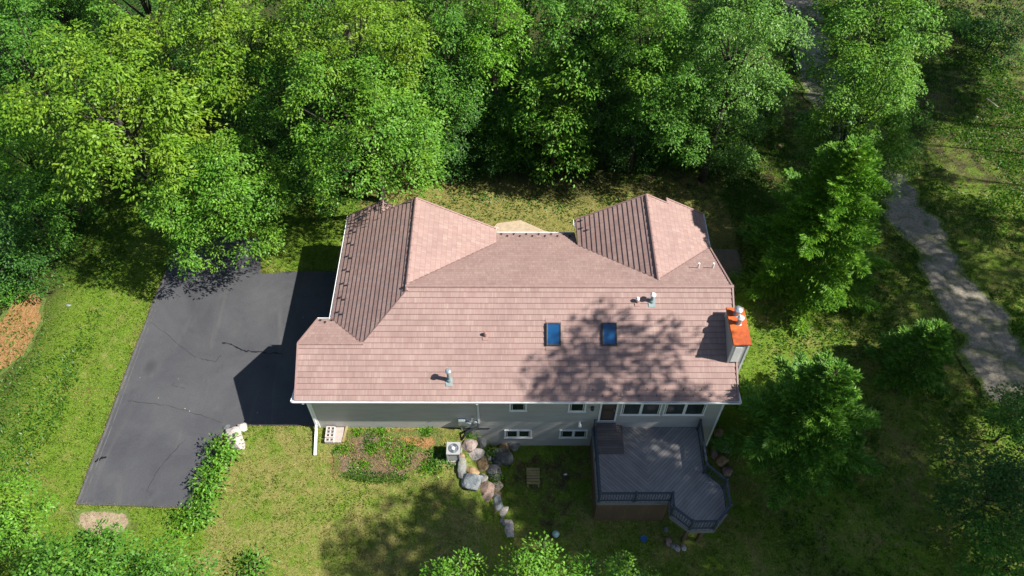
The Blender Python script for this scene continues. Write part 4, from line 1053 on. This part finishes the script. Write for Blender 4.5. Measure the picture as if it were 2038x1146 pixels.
def shrub(px, py, rad, h, leaf, n, mat, label, seed, name='shrub', group=None, cat='shrub', xy=None):
    g_ = GT(px, py, h*.5) if xy is None else np.array([xy[0], xy[1], float(hgt(*xy))])
    return tree(0, 0, h*.55, rad, h*.5, leaf, n, mat, label, seed, name, cat, group, xyz=(g_[0], g_[1], g_[2]+h*.55), lobes=7, trunk_r=.025)
def spruce(base, H, rad, label, seed, mat='spruce', lean=(0, 0), wh=None, group=None, dens=1.0):
    r_ = rs(seed); b = np.array([base[0], base[1], float(hgt(base[0], base[1]))])
    t = empty('spruce_tree', b, label, 'spruce', group)
    tp = b+np.array([lean[0], lean[1], H]); Q = []
    m_ = MB(); m_.tube([b-np.array([0, 0, .2]), b+(tp-b)*.5, tp], [.028*H*.8, .016*H, .008], 8)
    nw = wh or int(H*3.3)
    for i in range(nw):
        f = (i+.5)/nw; hh = .06+.92*f; s0 = b+(tp-b)*hh
        Lb = rad*(1-hh)**.68*(.82+.3*r_.rand())+.10; nb = 6 if f < .7 else 5
        for j in range(nb):
            a = 2*math.pi*(j+r_.rand()*.5)/nb+i*1.1; Lj = Lb*(.75+.4*r_.rand())
            d = np.array([math.cos(a), math.sin(a), -.22+.75*hh]); d /= np.linalg.norm(d)
            side = np.array([-math.sin(a), math.cos(a), 0])
            m_.tube([s0, s0+d*Lj*.6+np.array([0, 0, -.03*Lj]), s0+d*Lj], [.012+.008*Lj, .010, .003], 4, False)
            ns = max(5, int(Lj/.075*dens)); ts = .12+.88*(np.arange(ns)+r_.rand(ns))/ns
            for sg in (-1, 1, 0):
                tw = (.46*Lj*(1-ts)+.13)*(.7+.6*r_.rand(ns)) if sg else np.full(ns, .13)
                P0 = s0+d*(ts*Lj)[:, None]+np.array([0, 0, 1])*(.10*Lj*ts**2-.04*Lj*ts)[:, None]
                dd = unit(d*(.75+.25*r_.rand(ns))[:, None]+side*(sg*(.7+.3*r_.rand(ns)))[:, None]+np.array([0, 0, 1])*(.05+.22*r_.rand(ns)+(0 if sg else .4))[:, None])
                kk = 5 if sg else 2
                for q in range(kk):
                    fq = (q+r_.rand(ns)*.6)/kk
                    keep = (tw*fq < tw) & (fq*tw > -.01)
                    P = P0+dd*(tw*fq)[:, None]
                    for rep in range(2):
                        D = dd+r_.normal(size=(ns, 3))*.26
                        Nn = np.array([0, 0, 1.])+r_.normal(size=(ns, 3))*.45
                        Q.append(leaf_quads(P, D, Nn, .12+.12*r_.rand(ns), .036+.026*r_.rand(ns), .02))
    m_.build('trunk', M['barkp'], t)
    quads_mesh('crown', np.concatenate(Q), L[mat], t); return t

K = 1.0
def T_(px, py, zc, rad, rzv, mat, label, seed, leaf=.24, dens=1.0, xyz_=None, **kw):
    leaf = leaf*.70; low = 0
    if xyz_ is None and py < 420: low = .8; zc = zc-low*.55; rzv = rzv+low
    n = int(dens*K*105*(rad*rad+2*rad*rzv)*4.19/3*(.24/leaf)**2*1.55)
    return tree(px, py, zc, rad, rzv, leaf, n, mat, label, seed, **kw)
# trees behind and beside the house
T_(235, 225, 9.5, 4.0, 3.6, 'walnut', 'broad yellow-green tree with drooping leaves, largest crown at upper left', 11, .27, lobes=15)
T_(440, 402, 5.0, 3.2, 3.0, 'bright', 'round bright green tree overhanging the far end of the driveway', 12, .22, 1.35, lobes=13, off=(-.6, 2.2))
T_(735, 275, 8.0, 3.3, 3.8, 'bright', 'tall bright tree whose crown nearly touches the garage wing ridge', 13, .22, lobes=14, off=(-.6, 2.4))
T_(700, 75, 11.0, 3.4, 3.2, 'walnut', 'high yellow-tinged tree above the bright tree behind the garage', 14, .22, lobes=12)
T_(545, 165, 7.5, 2.6, 3.4, 'mid', 'darker tree filling the gap between the two big left crowns', 15, .2)
T_(430, 70, 10.5, 2.9, 2.8, 'walnut', 'yellow-green tree at the top edge right of the largest left crown', 16, .26)
T_(870, 95, 9.0, 2.5, 3.4, 'mid', 'mid green tree at the top edge left of the lime tree', 17, .2)
T_(975, 75, 9.5, 1.5, 3.6, 'lime', 'slim lime green tree at the top middle of the wood', 18, .2, off=(.3, 2.5))
T_(1105, 228, 4.7, 2.4, 3.9, 'bright', 'fresh green maple-like tree behind the recess of the house', 19, .26, lobes=13)
T_(1160, 60, 8.5, 2.7, 3.4, 'mid', 'mid green tree at the top edge right of the lime tree', 20, .22)
T_(1290, 90, 9.0, 2.6, 3.4, 'bright', 'bright tree at the top between the maple-like and silvery trees', 21, .2)
T_(1465, 100, 9.2, 2.5, 3.8, 'silver', 'silvery green tree with pale glossy leaves left of the dirt track', 22, .19, lobes=13)
T_(1330, 208, 6.3, 2.4, 3.6, 'mid', 'mid green tree standing behind the right wing gable', 23, .2, off=(.4, 3.0))
T_(1440, 255, 3.6, 1.7, 2.8, 'silver', 'short silvery tree at the back yard corner near the right wing', 24, .18)
T_(1735, 75, 8.8, 2.9, 3.2, 'bright', 'bright tree right of the dirt track at the top edge', 25, .22)
T_(1712, 235, 6.8, 2.1, 3.4, 'bright', 'slender tree leaning over the big spruce', 26, .2)
T_(1640, 300, 4.0, 1.3, 2.4, 'mid', 'small tree hugging the back of the big spruce', 27, .18)
T_(60, 130, 8.5, 2.4, 3.6, 'mid', 'soft mid green tree in the upper left corner', 28, .2)
T_(45, 300, 5.0, 2.1, 3.0, 'lime', 'lime green tree on the left edge below the corner tree', 29, .2)
T_(65, 420, 3.0, 2.0, 2.6, 'mid', 'bushy mid green tree on the left edge above the pale stones', 30, .2)
T_(25, 510, 2.2, 1.8, 2.2, 'dark', 'dark bushy tree on the left edge above the mulch strip', 31, .2)
T_(150, 60, 3.5, 2.2, 2.4, 'dark', 'dark low tree in the shadowed gap at the top left', 32, .2, .7)
T_(920, 245, 3.6, 2.2, 2.8, 'dark', 'dark understorey tree left of the maple-like tree', 33, .2)
T_(620, 330, 3.5, 1.8, 2.4, 'dark', 'dark understorey tree between the driveway tree and garage tree', 34, .2)
T_(1240, 272, 2.6, 1.7, 1.9, 'dark', 'dark understorey tree beside the maple-like tree at the yard edge', 35, .2)
T_(1990, 50, 2.6, 2.4, 2.4, 'dark', 'dark shaded tree in the upper right corner', 36, .22, .8)
T_(1200, 170, 6.0, 2.0, 3.2, 'dark', 'dark green tree in the shade behind the maple-like tree', 37, .2)
T_(840, 225, 5.5, 1.9, 3.0, 'mid', 'mid green tree just right of the tall garage tree', 38, .2)
T_(320, 330, 3.8, 1.5, 2.0, 'walnut', 'low yellow-green branch-like tree under the largest left crown', 39, .24, .7)
T_(1725, 330, 4.5, 1.8, 3.0, 'bright', 'bright leafy tree just right of the big spruce top', 330, .2)
T_(115, 10, 7.5, 2.3, 3.0, 'mid', 'mid green tree at the top edge beside the upper left corner tree', 331, .22)
T_(1325, 262, 2.2, 1.5, 1.7, 'mid', 'low leafy tree on the back yard edge behind the right wing gable', 332, .2)
T_(1400, 268, 2.2, 1.6, 1.7, 'bright', 'low bright tree on the back yard edge beside the short silvery tree', 333, .2)
T_(985, 262, 2.8, 1.6, 2.3, 'mid', 'mid green low tree at the wood edge below the lime tree', 335, .2)
T_(1010, 150, 4.0, 1.7, 2.8, 'mid', 'mid green tree in the gap left of the maple-like tree', 334, .2)
for k, (px, py, zc, mt) in enumerate(((80, -70, 9, 'mid'), (260, -60, 10, 'bright'), (600, -70, 10, 'mid'), (820, -60, 10, 'bright'), (1050, -70, 10, 'mid'), (1260, -70, 10, 'mid'), (1460, -80, 10, 'bright'), (1840, -50, 9, 'mid'))):
    T_(px, py, zc, 3.0, 3.4, mt, ('crown cut by the top edge, %s' % ('leftmost of all', 'behind the largest left crown', 'behind the darker gap tree', 'left of the lime tree', 'behind the lime tree', 'behind the bright top tree', 'behind the silvery tree', 'behind the bright tree right of the dirt track', 'at the far right corner')[k]), 60+k, .26, .7, group='trees cut by the top edge')
for k, (px, py, zc, rd, mt, lab) in enumerate(((500, 280, 2.6, 1.8, 'dark', 'dark understorey tree left of the tall garage tree near the driveway'), (260, 110, 3.4, 2.0, 'dark', 'dark understorey tree beneath the largest left crown, upper side'), (980, 180, 3.2, 1.9, 'dark', 'dark understorey tree beneath the lime tree'), (1290, 190, 3.0, 1.8, 'dark', 'dark understorey tree in front of the bright top tree'), (1400, 190, 3.2, 1.8, 'mid', 'understorey tree at the foot of the silvery tree'), (760, 170, 3.6, 2.0, 'dark', 'dark understorey tree behind the tall garage tree'), (1130, 150, 3.2, 1.8, 'dark', 'dark understorey tree directly behind the maple-like tree'), (1530, 210, 2.0, 1.1, 'mid', 'small tree on the left bank of the dirt track'), (1760, 30, 3.5, 2.2, 'dark', 'dark understorey tree under the bright tree by the dirt track'), (130, 370, 2.4, 1.4, 'mid', 'low tree on the left lawn edge under the largest crown'), (1150, 268, 2.4, 1.5, 'mid', 'low leafy tree at the foot of the maple-like tree'))):
    T_(px, py, zc, rd, rd*1.15, mt, lab, 300+k, .2)
SAP = None
r_s = rs(77)
for k in range(30):
    x_ = -37+2.3*(k % 22)+r_s.rand()*1.6; y_ = (36.5 if k < 22 else 43.0)+5.5*r_s.rand()
    if 16.2 < x_ < 23: continue
    if SAP is None or k == 11:
        SAP = tree(0, 0, 2.3, 1.9, 2.0, .17, 4200, 'dark', 'dark leafy sapling in the shaded understorey of the wood', 400+k, name='sapling', group='saplings in the understorey', xyz=(x_, y_, 2.3), trunk_r=.05)
    else:
        o = copy_tree(SAP); o.location = (x_, y_, float(hgt(x_, y_))); o.rotation_euler = (0, 0, r_s.rand()*6); q_ = .75+.6*r_s.rand(); o.scale = (q_, q_, q_*(.8+.5*r_s.rand()))
# nearest trees, below the drone
T_(150, 1195, 5.2, 2.3, 2.2, 'mid', 'leafy tree in the bottom left corner with twigs showing', 41, .22, 1.2, lobes=9)
T_(320, 1158, 4.2, 1.4, 1.6, 'mid', 'low leafy tree below the near end of the driveway', 42, .2, 1.0)
T_(15, 1030, 3.0, 1.3, 1.8, 'bright', 'bright green tree on the left edge below the lawn', 43, .2)
T_(1065, 1190, 9.0, 1.3, 1.5, 'bright', 'tree top poking up at the bottom middle edge, tallest of its neighbours', 44, .17)
T_(900, 1205, 8.4, 1.2, 1.2, 'bright', 'tree top at the bottom edge left of the middle tree top', 45, .17)
T_(1210, 1190, 8.6, 1.2, 1.3, 'bright', 'tree top at the bottom edge right of the middle tree top', 46, .17)
T_(1975, 985, 2.6, 1.9, 2.2, 'dark', 'dark shaded tree in the lower right', 47, .22)
T_(2030, 830, 2.4, 1.2, 1.6, 'mid', 'green tree on the right edge above the dark lower right tree', 48, .2)
T_(2010, 1120, 2.4, 1.6, 1.8, 'mid', 'tree in the bottom right corner with a few sunlit leaves', 49, .22)
# spruces
b = G(1588, 556); spruce(b, 9.3, 3.7, 'tall dark spruce standing off the right end of the house', 51)
b = G(1578, 882); spruce(b, 6.2, 3.2, 'wide young spruce with upturned tips right of the deck', 52, 'sprucel', dens=1.1)
b = G(1800, 742); spruce(b, 3.6, 1.7, 'smallest spruce beside the gravel track', 53, 'sprucel')
# shrubs
for k, (px, py, r_, lab) in enumerate(((440, 893, .52, 'leafy shrub nearest the white stones on the driveway edge'), (425, 925, .48, 'second leafy shrub of the driveway edge row, from the white stones'), (413, 958, .46, 'third leafy shrub of the driveway edge row, from the white stones'), (404, 992, .44, 'fourth leafy shrub of the driveway edge row, near the asphalt corner'), (394, 1026, .40, 'last leafy shrub of the driveway edge row, past the asphalt corner'))):
    shrub(px, py, r_*(.78, .55, .70, .55, .6)[k], (.95, .55, .8, .5, .6)[k], .17, (560, 260, 430, 240, 280)[k], 'bright', lab, 80+k, group='shrubs along the driveway edge')
shrub(502, 1128, .42, .9, .17, 200, 'mid', 'lone dark leafy shrub at the bottom edge of the front lawn', 86)
shrub(362, 1030, .35, .5, .15, 220, 'lime', 'small green shrub by the near right asphalt corner', 87)
for k, (px, py, r_, lab) in enumerate(((893, 905, .42, 'dark green weed clump beside the air conditioner'), (865, 915, .38, 'green weed clump at the right end of the flower bed'), (930, 866, .28, 'weed clump behind the pale pink boulder'), (965, 900, .26, 'weed clump amid the boulders of the bank'), (974, 950, .2, 'tiny weed clump between the broad pale and blue-grey boulders'))):
    shrub(px, py, r_*.95, .24, .13, 300, 'weed', lab, 90+k, name='weed_clump', cat='weed', group='weed clumps near the wall')
for k, (px, py, r_, h, mt, lab) in enumerate(((1470, 308, .9, .9, 'silver', 'pale shrub at the corner of the back yard below the short silvery tree'), (1330, 300, .9, 1.0, 'mid', 'shrub on the back yard edge behind the right wing'), (1020, 305, 1.1, 1.3, 'dark', 'dark shrub left of the maple-like tree base'), (900, 325, 1.2, 1.3, 'dark', 'dark shrub right of the tall garage tree base'), (1950, 60, 1.2, 1.0, 'bright', 'sunlit shrub near the upper right corner'), (1545, 160, .8, .7, 'lime', 'lime shrub beside the dirt track'), (18, 572, .8, 1.0, 'mid', 'shrub above the mulch strip at left'), (1620, 240, .8, .9, 'mid', 'shrub at the edge of the dirt track behind the spruce'))):
    shrub(px, py, r_, h, .17, int(2600*r_*r_), mt, lab, 110+k)

# tall neighbours outside the frame that shade the right of the lot
tall = []
def tall_tree(x, y, H, rad, rzv, src=None, sc=1.0, rot=0.0, den=.8, lb=14, tight=1.0):
    zc = H-rzv
    if src is None:
        n = int(60*(rad*rad+2*rad*rzv)*1.4*1.3*den)
        t = tree(0, 0, zc, rad, rzv, .34, n, 'mid', 'tall broadleaf tree outside the frame shading the lot', 200+len(tall), xyz=(x, y, zc), lobes=lb, tight=tight, group='tall trees along the sunny side', trunk_r=.08)
    else:
        t = copy_tree(src); t.location = (x, y, 0); t.rotation_euler = (0, 0, rot); t.scale = (sc, sc, sc)
    tall.append(t); return t
TALL = []
A1 = tall_tree(21.0, 13.8, 23.4, 2.7, 2.0, den=1.25, lb=13, tight=.36)
A2 = tall_tree(17.6, 6.6, 24.0, 3.3, 4.0, den=1.8)
A3 = tall_tree(25.8, 10.3, 24.6, 2.2, 2.6, den=4.2)
for (x, y, sc, rot, src) in ((21.5, 6.0, 1.0, 1.0, A3), (33, 8, .9, .8, A3), (30.5, 4, 1.0, 3.1, A2), (40, 20.5, .95, 2.6, A2), (38.5, 27.5, .85, 2.1, A3), (37, 33.5, .95, .3, A2), (42, 35, .9, 1.4, A3), (40, 39.5, .9, 5, A3), (45, 43, 1.0, 2.2, A2), (38, 46, .95, 1.9, A2), (47, 37, .95, 4.1, A3), (36, 14.8, .88, 2.9, A3), (34.5, 11, .95, 3.3, A2), (36, 24, 1.0, 4.4, A2), (38.5, 8.8, .95, 1.7, A2), (27.8, 8.3, .94, 1.2, A3), (41, 30, .95, .9, A2), (45, 16, .95, 1.1, A2), (43.5, 24.3, .9, .5, A2)):
    tall_tree(x, y, 0, 0, 0, src, sc, rot)

# ground cover: grass blades on the lawns, weeds on the forest floor
def scatter(n, x0, x1, y0, y1, seed): r_ = rs(seed); return np.stack([x0+(x1-x0)*r_.rand(n), y0+(y1-y0)*r_.rand(n)], -1)
def in_poly(P, poly):
    x, y = P[:, 0], P[:, 1]; c = np.zeros(len(P), bool); n = len(poly)
    for i in range(n):
        x1, y1 = poly[i][:2]; x2, y2 = poly[(i+1) % n][:2]
        hit = ((y1 > y) != (y2 > y)) & (x < (x2-x1)*(y-y1)/(y2-y1+1e-12)+x1); c ^= hit
    return c
HOUSE = [(-9, 16.85), (9.8, 16.85), (9.8, 27), (3.2, 26.6), (-1, 26.6), (-8, 26.5), (-8, 20.6), (-9, 20.6)]
DECKP = [tuple(p) for p in outline]
BAD = [drv, HOUSE, DECKP, out]
def clean(P):
    k = np.ones(len(P), bool)
    for b in BAD: k &= ~in_poly(P, b)
    return P[k]
def blades(P, seed, h0, h1, w, per, mat, name, label, spread=.05, flop=.7):
    r_ = rs(seed); n = len(P); Z_ = hgt(P[:, 0], P[:, 1]); Q = []
    for k in range(per):
        p = np.stack([P[:, 0]+r_.normal(size=n)*spread, P[:, 1]+r_.normal(size=n)*spread, Z_-.01], -1)
        D = np.stack([r_.normal(size=n)*flop, r_.normal(size=n)*flop, np.ones(n)], -1)
        Nn = r_.normal(size=(n, 3))+np.array([0, 0, .3])
        Q.append(leaf_quads(p, D, Nn, h0+(h1-h0)*r_.rand(n), w*(.7+.6*r_.rand(n)), .2))
    o = quads_mesh(name, np.concatenate(Q), L[mat]); return tag(o, label, 'grass', kind='stuff')
P = clean(scatter(95000, -26, 30, 9, 40, 1))
z_ = zone(P[:, 0], P[:, 1]); r_ = rs(9).rand(len(P)); nv = vnoise(P[:, 0], P[:, 1], 1.1, 21)
keep = (r_ > z_[:, 1]*.9); Pd = P[keep & (nv+z_[:, 0] > .98)]; Pg = P[keep & (nv+z_[:, 0] <= .98)]
blades(Pg, 31, .05, .14, .030, 4, 'grass', 'lawn_grass', 'green grass blades of the lawns', .06)
blades(Pd, 32, .04, .12, .028, 4, 'drygrass', 'dry_grass', 'bleached dry grass on the sunny lawns', .06)
P = clean(np.concatenate([scatter(26000, 12, 32, 9, 50, 2), scatter(22000, -34, 34, 29.5, 52, 3), scatter(5000, -30, -20.5, 14, 34, 4)]))
nv = vnoise(P[:, 0], P[:, 1], 2.2, 33); P = P[nv+rs(3).rand(len(P))*.5 > .72]
blades(P, 33, .08, .20, .07, 5, 'weed', 'ground_plants', 'leafy ground plants on the forest floor', .12, 1.3)

bed = [GT(*q)[:2] for q in ((690, 857), (880, 857), (886, 905), (850, 925), (800, 960), (740, 960), (665, 945), (660, 900), (690, 880))]
gp_ = np.concatenate([GT(*q)[None, :2]+rs(61+i_).normal(size=(int(130*w_/.4), 2))*w_*np.array([.6, .45]) for i_, (q, w_) in enumerate((((770, 885), .5), ((790, 905), .45), ((815, 890), .35), ((800, 925), .4), ((740, 895), .3), ((712, 862), .18), ((760, 860), .2), ((850, 860), .25), ((720, 925), .4), ((690, 895), .3), ((850, 930), .4), ((875, 905), .35)))])
blades(gp_, 34, .06, .18, .05, 4, 'lime', 'bed_greens', 'bright green weeds sprawling across the flower bed', .05, 1.1)
P = scatter(16000, -8.6, -1.5, 13.5, 16.8, 6); P = P[in_poly(P, bed)]; nv = vnoise(P[:, 0], P[:, 1], .8, 51)
L['straw'] = leafmat('dead_straw', (.13, .07, .03), (.30, .18, .075), (.50, .34, .16), .1, .8, .2)
blades(P[nv > .42], 35, .05, .14, .022, 4, 'straw', 'dead_stalks', 'dead straw and brown stalks littering the flower bed', .06, 2.2)
blades(P[nv < .30], 36, .06, .15, .035, 3, 'weed', 'bed_weeds', 'short green weeds spreading in the flower bed', .05, 1.2)
edge = np.array(ragged(dv, .12, .03, 5)); r_ = rs(14); edge = edge[(edge[:, 1] < 27.5) & (edge[:, 0] < -8.9)]
Pe = np.repeat(edge, 5, 0)+r_.normal(size=(len(edge)*5, 2))*.05
blades(Pe, 38, .05, .15, .026, 3, 'drygrass', 'edge_grass', 'dry grass creeping over the driveway edges', .04, 1.2)
edge = np.array(out); r_ = rs(4); Pe = np.repeat(edge, 14, 0)+r_.normal(size=(len(edge)*14, 2))*.28
blades(Pe, 37, .05, .14, .035, 4, 'weed', 'verge_weeds', 'weeds creeping over the edges of the gravel track', .10, 1.3)
# fallen branches
mb = MB(); a = GT(1575, 100); b_ = GT(1582, 150); mb.tube([a+np.array([0, 0, .1]), (a+b_)/2+np.array([.15, 0, .16]), b_+np.array([0, 0, .1])], [.09, .08, .05], 8); o = mb.build('fallen_log', M['bark'], smooth=True); tag(o, 'dark fallen log beside the dirt track', 'log')
mb = MB(); a = GT(1962, 198); b_ = GT(1985, 216); mb.tube([a+np.array([0, 0, .1]), b_+np.array([0, 0, .12])], [.03, .015], 6); o = mb.build('fallen_branch', M['block'], smooth=True); tag(o, 'pale fallen branch in the shaded grass at upper right', 'branch')

# ------------------------------------------------------------------ light, sky, camera
SUN = np.array([4.02, -.76, 4.13]); SUN /= np.linalg.norm(SUN)
ld = bpy.data.lights.new('sun', 'SUN'); ld.energy = 5.0; ld.angle = R(.53); ld.color = (1, .955, .88)
lo = bpy.data.objects.new('sun', ld); COL.objects.link(lo); lo.location = (40, -8, 45)
from mathutils import Vector
lo.rotation_euler = Vector(SUN).to_track_quat('Z', 'Y').to_euler()
w = bpy.data.worlds.new('World'); scene.world = w; w.use_nodes = True; nt = w.node_tree
sk = nt.nodes.new('ShaderNodeTexSky'); sk.sky_type = 'NISHITA'; sk.sun_disc = False
sk.sun_elevation = math.asin(SUN[2]); sk.sun_rotation = math.atan2(SUN[0], SUN[1]); sk.altitude = 200; sk.air_density = 1.0; sk.dust_density = 1.0
nt.links.new(sk.outputs[0], nt.nodes['Background'].inputs[0]); nt.nodes['Background'].inputs[1].default_value = .064
cd = bpy.data.cameras.new('camera'); cd.sensor_width = 36; cd.sensor_fit = 'HORIZONTAL'; cd.lens = 36*FPX/2038; cd.clip_end = 2000; cd.clip_start = .5
co = bpy.data.objects.new('camera', cd); COL.objects.link(co); co.location = (0, 0, CAMH); co.rotation_euler = (math.pi/2-PITCH, 0, -YAW)
scene.camera = co
vs = scene.view_settings; vs.view_transform = 'Standard'; vs.look = 'None'; vs.exposure = 1.0; vs.gamma = 1; vs.use_curve_mapping = False
scene.render.engine = 'CYCLES'; scene.cycles.max_bounces = 8; scene.cycles.transparent_max_bounces = 4
